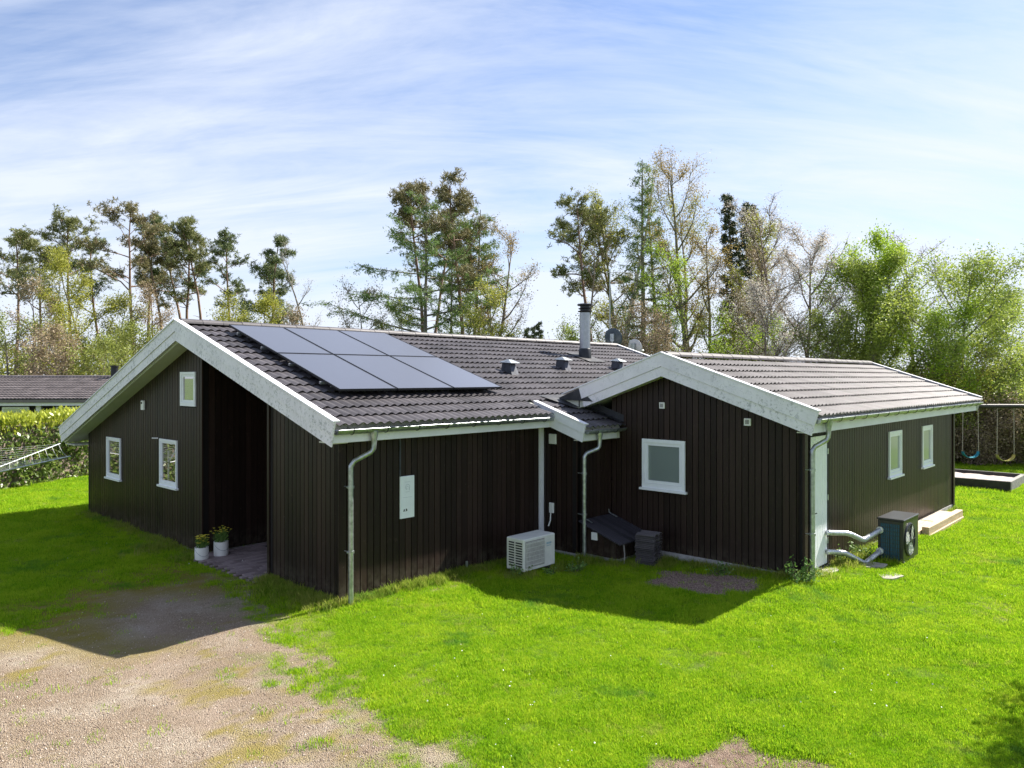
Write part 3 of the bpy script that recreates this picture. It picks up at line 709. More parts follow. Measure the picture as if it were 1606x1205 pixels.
# fascias
MB().box(-BO+.03, 4.25, -.30, -.275, 2.30, 2.48).build('fascia', M['whitec'], roofo)
MB().box(4.28, U2-.13, -1.03, -1.005, 2.09, 2.27).build('fascia', M['whitec'], roofo)
MB().box(U2-.30, WEND-.04, -4.66, -4.635, 2.36, 2.58).build('fascia', M['whitec'], roofo)
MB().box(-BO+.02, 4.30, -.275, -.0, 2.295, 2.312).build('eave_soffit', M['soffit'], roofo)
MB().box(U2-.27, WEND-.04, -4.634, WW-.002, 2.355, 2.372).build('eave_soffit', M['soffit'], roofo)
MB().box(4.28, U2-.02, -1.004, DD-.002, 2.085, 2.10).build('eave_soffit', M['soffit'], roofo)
# gutters
def gutter(u0, u1, v, z, r=.062, slope=0.0):
    mb = MB(); k = 9; prof = []
    for j in range(k):
        a = math.pi+math.pi*j/(k-1); prof.append((v+math.cos(a)*r, z+math.sin(a)*r))
    inner = [(v+(p_[0]-v)*.94, z+(p_[1]-z)*.94) for p_ in prof]
    vs = []; 
    for u in (u0, u1):
        for p_ in prof: vs.append((u, p_[0], p_[1]))
        for p_ in inner: vs.append((u, p_[0], p_[1]+.0))
    n2_ = 2*k; fs = []
    for j in range(k-1):
        fs.append((j, j+1, n2_+j+1, n2_+j)); fs.append((k+j+1, k+j, n2_+k+j, n2_+k+j+1)); fs.append((j, k+j, k+j+1, j+1)); fs.append((n2_+j+1, n2_+k+j+1, n2_+k+j, n2_+j))
    fs += [tuple(range(k)), tuple(range(n2_, n2_+k))]
    mb.add(vs, fs); mb.tube([(u0, v-r-.003, z+.004), (u1, v-r-.003, z+.004)], .0085, 6)
    g_ = mb.build('gutter', M['zinc'], roofo, smooth=False)
    me = None; u = u0+.25
    while u < u1-.05:
        if me is None:
            b = MB()
            pts = [(0, v+r+.03, z+.03)] + [(0, v+math.cos(math.pi*j/8)*(-r-.006)*-1, z-math.sin(math.pi*j/8)*(r+.006)) for j in range(9)] + [(0, v-r-.01, z+.02)]
            b.tube(pts, .0055, 4); o = b.build('bracket', M['zincd'], g_); me = o.data
        else: o = mkobj('bracket', me, g_)
        o.location = (u, 0, 0); u += .58
    return g_
gutter(-BO+.05, 4.235, -.365, 2.475); gutter(4.30, U2+.0, -1.10, 2.262, .058); gutter(U2-.27, WEND+.02, -4.73, 2.565)
def downpipe(ut, vt, zt_, ub, vb, zjog, zbot, r=.037):
    mb = MB(); mb.lathe([(.062, 0.0), (.060, -.03), (r+.004, -.12), (r+.004, -.16)], 14, (ut, vt, zt_))
    a = Vector((ut, vt, zt_-.14)); b = Vector((ub, vb, zjog))
    pts = [a, a+Vector((0, 0, -.05))]; p1 = a+Vector((0, 0, -.12)); p2 = b+Vector((0, 0, .0)); dirv = (p2-p1)
    pts += [p1+Vector((0, 0, .02))+dirv*.02, p1+dirv*.12+Vector((0, 0, -.012)), p1+dirv*.85+Vector((0, 0, .012)), p2+Vector((0, 0, -.03)), p2+Vector((0, 0, -.09)), Vector((ub, vb, zbot))]
    mb.tube(pts, r, 14); o = mb.build('downpipe', M['zinc'], house, smooth=True); o.data.set_sharp_from_angle(angle=R(50))
    for z in (zjog-.32, zbot+.45+(.3 if zjog > 1.5 else 0)):
        c = MB(); c.lathe([(r+.002, -.02), (r+.01, -.018), (r+.01, .018), (r+.002, .02)], 14, (ub, vb, z)); c.tube([(ub-.02, vb+r, z), (ub-.02, vb+r+.09, z)], .008, 6); c.tube([(ub-r-.03, vb, z), (ub-r-.0, vb, z)], .010, 6); c.build('clip', M['zinc'], o)
downpipe(.33, -.365, 2.44, .055, -.20, 1.98, 0.0)
downpipe(4.66, -1.10, 2.225, 4.40, -.96, 1.83, 0.04)
downpipe(U2+.17, -4.73, 2.53, U2+.005, -4.55, 2.10, 0.05)
# roof vents, chimney
def on_main(px_, py_, lift=0.0):
    d = Vector(((px_-803)/FPX, 1.0, -(py_-Y0PX)/FPX)); du = d.x*cT+d.y*sT; dv = -d.x*sT+d.y*cT
    # z = RZ - MR*(RV-v)+lift
    t = (RZ+lift-MR*(RV-cam_v)-CAMH)/(d.z-MR*dv); return (cam_u+t*du, cam_v+t*dv, CAMH+t*d.z)
for (px_, py_), lab in (((800, 584), 'low dark roof vent nearest the solar panels'), ((884, 578), 'low dark roof vent in front of the chimney'), ((970, 579), 'pale roof vent nearest the wing gable')):
    u, v, z = on_main(px_, py_); mb = MB()
    mb.add([(u-.11, v-.16, z-.06), (u+.11, v-.16, z-.06), (u+.11, v+.16, z+.04), (u-.11, v+.16, z+.04), (u-.09, v-.05, z+.20), (u+.09, v-.05, z+.20), (u+.09, v+.14, z+.22), (u-.09, v+.14, z+.22)],
           [(0, 3, 2, 1), (4, 5, 6, 7), (0, 1, 5, 4), (1, 2, 6, 5), (2, 3, 7, 6), (3, 0, 4, 7)])
    o = mb.build('roof_vent', M['zincd'], roofo); o['label'] = lab
    c = MB(); c.add([(u-.15, v-.17, z+.19), (u+.15, v-.17, z+.19), (u+.15, v+.18, z+.215), (u-.15, v+.18, z+.215), (u-.05, v-.0, z+.27), (u+.05, v-.0, z+.27), (u+.05, v+.05, z+.27), (u-.05, v+.05, z+.27)],
           [(0, 3, 2, 1), (4, 5, 6, 7), (0, 1, 5, 4), (1, 2, 6, 5), (2, 3, 7, 6), (3, 0, 4, 7)])
    c.build('vent_hood', M['zinc'], roofo)
u, v, z = on_main(917.5, 561); chz = z
mb = MB(); mb.lathe([(.17, -.06), (.165, .22), (.15, .24)], 24, (u, v, z)); ch = mb.build('chimney', M['blackm'], roofo, smooth=True); ch.data.set_sharp_from_angle(angle=R(40))
MB().lathe([(.142, .0), (.142, .95)], 28, (u, v, z+.235)).build('flue', M['steel'], roofo, smooth=False)
mb = MB(); mb.lathe([(.13, 1.18), (.13, 1.40)], 20, (u, v, z)); mb.lathe([(.185, 1.21), (.19, 1.23), (.15, 1.24)], 20, (u, v, z)); mb.lathe([(.165, 1.28), (.18, 1.30), (.15, 1.31)], 20, (u, v, z)); mb.lathe([(.19, 1.37), (.205, 1.385), (.205, 1.41), (.18, 1.42)], 20, (u, v, z))
mb.build('chimney_cowl', M['blackm'], roofo)
mb = MB(); q = .36; mb.add([(u-q, v-q*1.2, zmain(v-q*1.2)+.025), (u+q, v-q*1.2, zmain(v-q*1.2)+.025), (u+q, v+q, zmain(v+q)+.025), (u-q, v+q, zmain(v+q)+.025)], [(0, 1, 2, 3)]); mb.build('flashing', M['lead'], roofo)
# wall vents on the wing gable and return wall
for v_, z_, s_ in ((-1.914, 2.70, .055), (-3.51, 2.473, .060)):
    o = MB().bevbox(U2-.03, U2-.002, v_-s_, v_+s_, z_-s_, z_+s_, .008).build('wall_vent', M['plastic'], house)
    b = MB()
    for k in range(4): b.box(U2-.034, U2-.031, v_-s_*.55, v_+s_*.55, z_-s_*.55+k*s_*.3, z_-s_*.55+k*s_*.3+s_*.16)
    b.build('vent_slots', M['black'], o)
o = MB().bevbox(U1-.035, U1-.002, -.36, -.19, 1.99, 2.17, .008).build('wall_vent', M['whitecase'], house)
# small wall fittings
lt = MB().bevbox(-.05, -.003, 6.90, 7.03, 2.53, 2.72, .01).build('wall_lamp', M['plastic'], house); MB().lathe([(.022, 0), (.02, -.012)], 10, (-.05, 6.965, 2.67), 'x').build('lens', M['black'], lt)
MB().tube([(-.0, 6.28, 1.985), (-.10, 6.33, 1.99)], .014, 8).build('pipe_stub', M['plastic'], house)
MB().tube([(2.43, -.045, -.02), (2.43, -.045, .17)], .022, 8).build('pipe_stub', M['zinc'], house)
MB().box(1.06, 1.085, -.018, -.003, 1.69, 2.29).build('conduit', M['zincd'], house)
o = MB().bevbox(4.335, 4.374, -.30, -.20, .74, .92, .008).build('socket_box', M['plastic'], house); MB().tube([(4.34, -.24, .74), (4.33, -.24, .60), (4.30, -.22, .50)], .012, 6).build('cable', M['plastic'], o)

# ------------------------------------------------------------------ things fixed to / standing by the house
def uvthing(name, u, v, z=0, rz=0, **kw): return empty(name, WP(u, v, z), TH+rz, **kw)
# solar panels
pu = [0.64, 1.88, 3.10, 4.33]; pv = [4.50, 2.86, 1.14]
def place_panels():
    us, vs_ = [], []
    pr = {}
    for j, row in enumerate((((360.5, 510), (449, 514), (532, 518), (609, 522)), ((437, 555), (524, 556), (612, 558), (688, 560)), ((532, 611.5), (624, 610.5), (711, 609), (785, 607)))):
        for i, q in enumerate(row): pr[(i, j)] = on_main(*q, lift=.13)
    us = [np.mean([pr[(i, j)][0] for j in (1, 2)]) for i in range(4)]; vs_ = [np.mean([pr[(i, j)][1] for i in range(4)]) for j in range(3)]
    return us, vs_
pu, pv = place_panels(); pv[0] = min(pv[0], RV-.12)
names_r = ('upper', 'lower'); names_c = ('left', 'middle', 'right')
ang = math.atan(MR)
for j in range(2):
    for i in range(3):
        u0, u1 = pu[i]+.012, pu[i+1]-.012; v0, v1 = pv[j+1]+.010, pv[j]-.010
        if j == 0: v0 += .006
        um, vm = (u0+u1)/2, (v0+v1)/2; ww = (u1-u0)/2; ll = (v1-v0)/2/math.cos(ang)
        e = empty('solar_panel', WP(um, vm, zmain(vm)+.135), TH, label='%s %s black solar panel on the tiled roof' % (names_r[j], names_c[i]), cat='solar panel', group='solar panels on the main roof')
        e.rotation_euler = (Matrix.Rotation(TH, 3, 'Z') @ Matrix.Rotation(ang, 3, 'X')).to_euler()
        MB().box(-ww+.012, ww-.012, -ll+.012, ll-.012, -.03, -.004).build('panel_glass', M['solar'], e)
        f = MB()
        f.box(-ww, ww, -ll, -ll+.012, -.035, 0); f.box(-ww, ww, ll-.012, ll, -.035, 0); f.box(-ww, -ww+.012, -ll+.012, ll-.012, -.035, 0); f.box(ww-.012, ww, -ll+.012, ll-.012, -.035, 0)
        f.build('panel_frame', M['blackm'], e)
        for yy in (-ll*.5, ll*.5):
            MB().box(-ww-(.05 if i == 0 else -.001), ww, yy-.02, yy+.02, -.075, -.036).build('mounting_rail', M['zinc'], e)
            for xx in (-ww*.7, ww*.7): MB().box(xx-.015, xx+.015, yy-.03, yy+.0, -.13, -.076).build('roof_hook', M['zinc'], e)
# white air conditioner
ac = uvthing('air_conditioner', 2.79, -1.0, 0, label='white air conditioner outdoor unit standing at the long wall', cat='air conditioner')
AW, AD, A0, A1 = .78, .40, .09, .60
cs = MB().bevbox(0, AW, .012, AD, A0, A1, .015).build('casing', M['whitecase'], ac)
MB().box(.04, .50, .004, .0115, A0+.05, A1-.04).build('fan_grille', M['grille'], ac)
bars = MB()
for k in range(21): x = .05+k*.022; bars.box(x, x+.006, -.004, .0035, A0+.06, A1-.05)
for k in range(6): bars.box(.045, .495, -.0035, .003, A0+.08+k*.07, A0+.086+k*.07)
bars.build('grille_bars', M['whitecase'], ac)
MB().lathe([(.19, 0), (.19, -.006)], 32, (.27, .0035, (A0+A1)/2), 'y').build('fan_ring', M['grille'], ac)
for k in range(10):
    z = A0+.06+k*.041
    MB().box(-.003, .002, .05, .19, z, z+.022).build('side_slot', M['black'], ac); MB().box(-.003, .002, .22, .34, z, z+.022).build('side_slot', M['black'], ac)
lg = MB()
for k, x in enumerate((.56, .585, .612, .638, .662)): lg.box(x, x+.016, .0095, .0118, A1-.155, A1-.125)
lg.box(.56, .675, .0095, .0118, A1-.185, A1-.178); lg.build('badge', M['inkb'], ac)
for x in (.08, .62): MB().box(x, x+.06, .02, AD+.02, .02, A0-.002).build('foot', M['zincd'], ac)
for x in (.03, .58): MB().bevbox(x, x+.2, -.03, AD+.05, -.05, .018, .01).build('paving_block', M['concrete'], ac)
# dark heat pump
hp = uvthing('heat_pump', 7.42, -5.27, 0, label='dark grey heat pump with blue side grille beside the wing', cat='heat pump')
HW, HD, H0, H1 = .86, .40, .09, .83
MB().bevbox(0, HW, 0, HD, H0, H1-.03, .012).build('casing', M['darkcase'], hp)
MB().bevbox(-.012, HW+.012, -.012, HD+.012, H1-.029, H1, .01).build('lid', M['darkcase'], hp)
MB().box(-.006, -.001, .06, .20, H0+.05, H1-.09).build('coil', M['bluecoil'], hp); MB().box(-.006, -.001, .215, .35, H0+.05, H1-.09).build('coil', M['bluecoil'], hp)
gb = MB()
for k in range(9): gb.box(-.012, -.0065, .05, .36, H0+.06+k*.066, H0+.066+k*.066)
for y in (.05, .085, .12, .155, .205, .24, .275, .31, .352): gb.box(-.0125, -.0068, y, y+.005, H0+.05, H1-.085)
gb.build('grille_bars', M['darkcase'], hp)
MB().lathe([(.285, 0), (.285, -.008), (.265, -.02), (.265, 0)], 40, (.33, -.0015, .46), 'y').build('fan_ring', M['blackm'], hp)
MB().lathe([(.255, 0), (.255, -.006)], 40, (.33, -.004, .46), 'y').build('fan_recess', M['black'], hp)
hb = MB().lathe([(.05, -.012), (.05, -.028), (.03, -.034)], 20, (.33, -.0, .46), 'y').build('fan_hub', M['zincd'], hp)
for k in range(3):
    a = 2*math.pi*k/3+.5; mb = MB(); vs = []
    for i in range(7):
        r_ = .045+.2*i/6; w1 = .045+.06*math.sin(math.pi*i/6*.8); sw = a+.35*(i/6)
        for s_, dy in ((-1, -.011), (1, -.027)):
            vs.append((.33+r_*math.cos(sw)-s_*w1*math.sin(sw), dy, .46+r_*math.sin(sw)+s_*w1*math.cos(sw)))
    vs2 = [(x, y+.003, z) for x, y, z in vs]; n_ = len(vs)
    fs = [(2*i, 2*i+1, 2*i+3, 2*i+2) for i in range(6)] + [(n_+2*i, n_+2*i+2, n_+2*i+3, n_+2*i+1) for i in range(6)]
    mb.add(vs+vs2, fs); mb.build('fan_blade', M['whitecase'], hp, fix=False)
gr = MB()
for k in range(8):
    a = math.pi*2*k/8; gr.tube([(.33+.05*math.cos(a), -.034, .46+.05*math.sin(a)), (.33+.27*math.cos(a), -.026, .46+.27*math.sin(a))], .003, 4)
for r_ in (.12, .19, .25): gr.tube([(.33+r_*math.cos(2*math.pi*k/28), -.032+.02*r_, .46+r_*math.sin(2*math.pi*k/28)) for k in range(29)], .0022, 4)
gr.build('fan_guard', M['zincd'], hp)
for x in (.1, .66): MB().box(x, x+.08, -.01, HD+.01, .0, H0-.002).build('foot', M['blackm'], hp)
for z0_, zw_ in ((.60, .62), (.28, .33)):
    if z0_ > .5: pts = [(.0, .355, .625), (-.04, .355, .62), (-.30, .49, .50), (-.34, .51, .485), (-.38, .53, .49), (-.62, .62, .60), (-.68, .66, .62), (-.74, .71, .63), (-1.12, .79, .68), (-1.18, .80, .69)]
    else: pts = [(.0, .355, .27), (-.04, .355, .265), (-.32, .46, .13), (-.37, .48, .11), (-.42, .51, .125), (-.66, .66, .27), (-.72, .70, .30), (-.80, .74, .315), (-1.12, .79, .37), (-1.18, .80, .38)]
    MB().tube(pts, .043, 12).build('insulated_pipe', M['insul'], hp, smooth=True)
    MB().lathe([(.058, -.02), (.058, .02)], 14, (-.03, .355, z0_+(.025 if z0_ > .5 else -.01)), 'x').build('pipe_collar', M['insul'], hp)
# hatch box (low lean-to cupboard) in the corner
hx = uvthing('meter_cupboard', 4.47, -1.60, 0, label='low dark board cupboard with sloping hatch in the corner by the wing', cat='cupboard')
bw, bd = .93, .775
for nm, pts in (('side_panel', [(0, .10), (bd-.01, .10), (bd-.01, .60), (0, .37)]),):
    for x0_ in (0.0, bw-.02): MB().prism(pts, 'x', x0_, x0_+.02).build(nm, M['wood'], hx)
for k in range(8): MB().box(k*bw/8+.003+.02*(k == 0), (k+1)*bw/8-.003-.02*(k == 7), -.022, -.002, .10, .36).build('board', M['wood'], hx)
for k in range(6): MB().prism([(k*bd/6+.004, .10), ((k+1)*bd/6-.004, .10), ((k+1)*bd/6-.004, .37+.3*(k+1)/6*bd*.98-.004), (k*bd/6+.004, .37+.3*k/6*bd*.98-.004)], 'x', -.018, -.002).build('board', M['wood'], hx)
MB().box(.01, bw-.01, .0, bd-.01, -.2, .098).build('plinth', M['concrete'], hx)
for k in range(9):
    x0_ = -.07+k*.118
    z_a, z_b = .385, .645; mb = MB()
    mb.add([(x0_, -.11, z_a-.03), (x0_+.110, -.11, z_a-.03), (x0_+.110, bd-.01, z_b), (x0_, bd-.01, z_b), (x0_, -.11, z_a-.008), (x0_+.110, -.11, z_a-.008), (x0_+.110, bd-.01, z_b+.022), (x0_, bd-.01, z_b+.022)],
           [(0, 3, 2, 1), (4, 5, 6, 7), (0, 1, 5, 4), (1, 2, 6, 5), (2, 3, 7, 6), (3, 0, 4, 7)])
    mb.build('hatch_board', M['hatch'], hx)
for x in (.06, .82): MB().tube([(x, bd-.02, .76), (x, bd-.03, .70), (x+.01, bd-.14, .655), (x+.01, bd-.2, .635)], .011, 6).build('hinge', M['zinc'], hx)
MB().tube([(.10, -.07, .365), (.09, -.10, .18), (.04, -.12, 0.0)], .012, 6).build('prop_stick', M['greywood'], hx)
MB().bevbox(-.06, -.02, .38, .50, .37, .50, .006).build('socket_box', M['plastic'], hx)
# spare tiles stacked beside the cupboard
sx, sy = 4.93, -2.13
sp = MB(); xa = np.linspace(0, .33, 9); za = .016*(1-np.cos(2*np.pi*xa/.165))
for yy in (0, .40):
    sp.v += [(x_-.165, yy, z_+.010) for x_, z_ in zip(xa, za)]+[(x_-.165, yy, z_-.002) for x_, z_ in zip(xa, za)]
sp.f = [(i, i+1, 19+i, 18+i) for i in range(8)]+[(10+i, 9+i, 27+i, 28+i) for i in range(8)]+[(9+i, 10+i, 1+i, i) for i in range(8)]+[(18+i, 19+i, 28+i, 27+i) for i in range(8)]+[(0, 18, 27, 9), (8, 17, 35, 26)]
spo = sp.build('spare', M['tile2']); spare_me = spo.data; bpy.data.objects.remove(spo)
for k in range(17):
    o = mkobj('roof_tile', spare_me); o.location = WP(sx+rg.uniform(-.006, .006), sy+rg.uniform(-.014, .014), .03+k*.0265)
    o.rotation_euler = (0, 0, TH+R(10)+rg.uniform(-.02, .02)); o.scale = (1.12, .85, 1); o.location.z = .03+k*.030
    tag(o, 'dark spare roof tile lying in the stack beside the corner cupboard', 'roof tile', 'spare roof tiles stacked by the cupboard')
# sign
sg = uvthing('sign', 1.065, -.012, 1.05, label='narrow white house sign with faint print on the long wall', cat='sign')
MB().bevbox(0, .275, -.016, .006, 0, .64, .004).build('sign_board', M['paper'], sg)
pr_ = MB(); yf = -.0175
def ringz(mb, cx, cz, r1, r2, a0=0, a1=360, n=28):
    vs = []; fs = []
    for k in range(n+1):
        a = R(a0+(a1-a0)*k/n); vs += [(cx+r1*math.cos(a), yf, cz+r1*math.sin(a)), (cx+r2*math.cos(a), yf, cz+r2*math.sin(a))]
    for k in range(n): fs.append((2*k, 2*k+1, 2*k+3, 2*k+2))
    mb.add(vs, fs)
ringz(pr_, .14, .47, .045, .038, -60, 250); ringz(pr_, .135, .462, .024, .018, 0, 300); pr_.box(.172, .180, yf, yf+.0005, .415, .47); pr_.box(.10, .18, yf, yf+.0005, .395, .400)
for k in range(9): pr_.box(.09+k*.011, .096+k*.011, yf, yf+.0005, .545, .553)
for k in range(15): pr_.box(.055+k*.0115, .062+k*.0115, yf, yf+.0005, .312, .319)
pr_.build('print', M['ink'], sg)
pr2 = MB(); pr2.box(.055, .085, yf, yf+.0005, .105, .118); ringz(pr2, .075, .128, .012, 0); pr2.box(.095, .135, yf, yf+.0005, .105, .112); pr2.box(.108, .132, yf, yf+.0005, .112, .138); ringz(pr2, .112, .135, .010, 0)
pr2.build('print', M['inkd'], sg)
# entrance paving
pav = tag(MB().box(-.34, 1.86, 1.75, 4.29, -.2, -.012).build('entrance_paving', M['woodback']), kind='structure', label='reddish grey paved entrance in the recess')
pav.location = (HX, HY, 0); pav.rotation_euler[2] = TH
pm = MB().bevbox(0, .198, 0, .098, -.012, .035, .006).build('paver', M['paver'], pav).data
bpy.data.objects.remove(pav.children[0]); 
for r_ in range(25):
    for c_ in range(-1, 11):
        x0_ = -.34+c_*.204+(.10 if r_ % 2 else 0); y0_ = 1.76+r_*.104
        if x0_ < -.36 or x0_ > 1.66 or y0_ > 4.19: continue
        if y0_ > 3.9 and x0_ < -.2: continue
        o = mkobj('paver', pm, pav, (x0_, y0_, rg.uniform(-.004, .004)))
# door mat
o = tag(MB().bevbox(-.3, .3, -.2, .2, 0, .018, .005).build('door_mat', M['mat']), 'dark door mat on the entrance paving', 'door mat'); o.location = WP(1.30, 3.70, .038); o.rotation_euler[2] = TH
# flower pots
def pot(u, v, r, h, lab, seed, ny, open_):
    e = uvthing('flower_pot', u, v, .03, label=lab, cat='flower pot')
    rn = random.Random(seed)
    MB().lathe([(r*.96, 0), (r*.985, .01), (r, h*.5), (r*.99, h), (r*.93, h), (r*.93, h-.03)], 28).build('pot', M['plastic'], e, smooth=True).data.set_sharp_from_angle(angle=R(35))
    hd = MB(); hd.tube([(math.cos(a)*r*1.03*math.cos(.2), -r*.99-.004 if False else math.sin(a)*0-r*1.02*abs(math.sin(a+.001)) , h-.03-.12*math.sin(a)) for a in [math.pi*k/12 for k in range(13)]], .004, 4); hd.build('handle', M['zinc'], e)
    st = MB(); fl_ = MB(); lf = []; 
    for k in range(ny):
        a = rn.uniform(0, 6.28); rr = rn.uniform(.1, 1)*r*.8; tx = math.cos(a)*rr*open_; ty = math.sin(a)*rr*open_; hh = h+rn.uniform(.07, .20)+(.06 if open_ > 1.8 else 0)
        b0 = (math.cos(a)*rr*.5, math.sin(a)*rr*.5, h-.04); top = (tx, ty, hh)
        st.tube([b0, (tx*.6, ty*.6, (h+hh)/2), top], .0035, 4)
        for j in range(6):
            b = j*math.pi/3; q = .026; c1 = (tx+q*1.1*math.cos(b), ty+q*1.1*math.sin(b), hh+.008); p1 = (tx+q*math.cos(b-.45)*.7, ty+q*math.sin(b-.45)*.7, hh+.004); p2 = (tx+q*math.cos(b+.45)*.7, ty+q*math.sin(b+.45)*.7, hh+.004)
            fl_.add([(tx, ty, hh), p1, c1, p2], [(0, 1, 2, 3)])
    for k in range(170):
        a = rn.uniform(0, 6.28); rr = rn.uniform(0, .85)*r; x, y = math.cos(a)*rr*1.1, math.sin(a)*rr*1.1; z = h+rn.uniform(-.03, .11); l = rn.uniform(.03, .06); d_ = rn.uniform(0, 6.28)
        st.add([(x, y, z), (x+math.cos(d_)*l*.4-.006, y+math.sin(d_)*l*.4+.006, z+l*.7), (x+math.cos(d_)*l, y+math.sin(d_)*l, z+l*1.1), (x+math.cos(d_)*l*.4+.006, y+math.sin(d_)*l*.4-.006, z+l*.6)], [(0, 1, 2, 3)])
    st.build('foliage', LM['weed'], e, fix=False); fl_.build('flowers', M['yellow'], e, fix=False)
pot(-.22, 3.86, .115, .21, 'white flower pot with dense yellow flowers at the grass edge', 3, 46, 1.3)
pot(.14, 3.88, .125, .25, 'white flower pot with loose tall yellow stems on the paving', 8, 22, 1.9)

# timber step
ts = uvthing('timber_step', 10.3, -4.95, 0, label='pale new timber step along the far end of the wing', cat='step')
MB().bevbox(0, 2.75, 0, .11, 0, .09, .008).build('beam', M['timber'], ts); MB().bevbox(.02, 2.75, .02, .15, .095, .235, .008).build('beam', M['timber'], ts)
MB().bevbox(-.45, 1.15, .16, .47, .06, .17, .008).build('beam', M['timber'], ts); MB().bevbox(1.2, 2.7, .16, .47, .06, .17, .008).build('beam', M['timber'], ts)
# sandbox
sbx = uvthing('sandbox', 18.5, -4.92, 0, label='low dark timber sandbox behind the wing', cat='sandbox')
MB().bevbox(0, .12, .0, 3.2, 0, .30, .01).build('side_board', M['sandwood'], sbx); MB().bevbox(2.2, 2.32, .0, 3.2, 0, .30, .01).build('side_board', M['sandwood'], sbx)
MB().bevbox(.124, 2.196, 0, .12, 0, .296, .01).build('side_board', M['greywood'], sbx); MB().bevbox(.124, 2.196, 3.08, 3.2, 0, .296, .01).build('side_board', M['sandwood'], sbx)
sandm = MB(); nn_ = 14; vs = []
for i in range(nn_+1):
    for j in range(nn_+1): vs.append((.12+2.08*i/nn_, .12+2.96*j/nn_, .20+.03*math.sin(i*1.3+j*.7)*math.cos(j*1.1)))
sandm.add(vs, [(i*(nn_+1)+j, (i+1)*(nn_+1)+j, (i+1)*(nn_+1)+j+1, i*(nn_+1)+j+1) for i in range(nn_) for j in range(nn_)]); sandm.build('sand', M['sand'], sbx)
# swing set at 25 m
sw = empty('swing_set', (13.6, 25.0, 0), 0, label='long dark swing frame beam behind the wing', cat='swing set')
BZ = 3.2-(637-Y0PX)*25/FPX
MB().tube([(-.2, 0, BZ), (5.6, 0, BZ-.01)], .07, 12).build('beam', M['sandwood'], sw)
for x in (0, 5.4):
    for s_ in (-1, 1): MB().tube([(x, s_*.05, BZ-.05), (x+.1*(-1 if x == 0 else 1), s_*1.1, 0)], .05, 10).build('leg', M['sandwood'], sw)
for (xa, xb, yl, mm, lab, nm) in ((1509.5, 1534.5, 708, M['seatblue'], 'turquoise belt swing hanging next to the wing corner', 'a'), (1563.5, 1590.5, 713, M['seatyellow'], 'yellow belt swing hanging at the right edge', 'b')):
    X1, X2 = (xa-803)/FPX*25, (xb-803)/FPX*25; zl = 3.2-(yl-Y0PX)*25/FPX
    e = empty('swing', ((X1+X2)/2, 25.0, BZ-.07), 0, label=lab, cat='swing', group='swings on the frame'); hw = (X2-X1)/2
    for s_ in (-1, 1): MB().tube([(s_*hw*.95, 0, 0), (s_*hw, 0, zl-BZ+.07)], .013, 6).build('rope', M['rope'], e)
    mb = MB(); vs = []
    for k in range(13):
        a = math.pi*k/12; x = -math.cos(a)*hw*.97; z = zl-BZ+.07-math.sin(a)*.20
        for y in (-.08, .08): vs += [(x, y, z), (x, y, z-.022)]
    fs = []
    for k in range(12):
        o_ = 4*k; fs += [(o_, o_+2, o_+6, o_+4), (o_+1, o_+5, o_+7, o_+3), (o_, o_+4, o_+5, o_+1), (o_+2, o_+3, o_+7, o_+6)]
    mb.add(vs, fs); mb.build('seat', mm, e)
# stone slabs in the grass
for (pts, lab) in (([(1272, 912), (1280, 905), (1312, 904), (1316, 908), (1290, 918)], 'flat stone slab in the grass below the white door'), ([(1374, 909), (1395, 907), (1418, 914), (1400, 919), (1385, 918)], 'flat stone slab in the grass in front of the heat pump'), ([(1350, 897), (1365, 893), (1392, 897), (1385, 902), (1360, 902)], 'dark flat slab shaded beneath the heat pump pipes')):
    w_ = pp(pts); cx = sum(q[0] for q in w_)/len(w_); cy = sum(q[1] for q in w_)/len(w_)
    o = tag(MB().prism([(q[0]-cx, q[1]-cy) for q in w_], 'z', -.03, .035).build('stone_slab', M['slab']), lab, 'stone slab', 'stone slabs in the lawn'); o.location = (cx, cy, float(gz(cx, cy))-.005)
# rotary clothes dryer at the left edge
cd = empty('clothes_dryer', (-12.05, 16.6, 0), R(-11), label='rotary clothes dryer reaching in from the left edge', cat='clothes dryer')
MB().tube([(0, 0, 0), (0, 0, 1.25)], .025, 10).build('pole', M['zinc'], cd)
tips = []
for k in range(4):
    a = k*math.pi/2; e_ = (2.62*math.cos(a), 2.62*math.sin(a), 1.50); tips.append(e_)
    MB().tube([(.05*math.cos(a), .05*math.sin(a), .95), e_], .016, 8).build('arm', M['zinc'], cd)
ln = MB()
for f_ in (.98, .9, .82, .74, .66, .58, .5, .42):
    for k in range(4):
        a_, b_ = Vector(tips[k])*f_, Vector(tips[(k+1) % 4])*f_
        a_.z = .95+.55*f_; b_.z = a_.z; m_ = (a_+b_)/2; m_.z -= .06
        ln.tube([a_, (a_+m_)/2+Vector((0, 0, -.015)), m_, (b_+m_)/2+Vector((0, 0, -.015)), b_], .003, 4)
ln.build('washing_line', M['plastic'], cd)
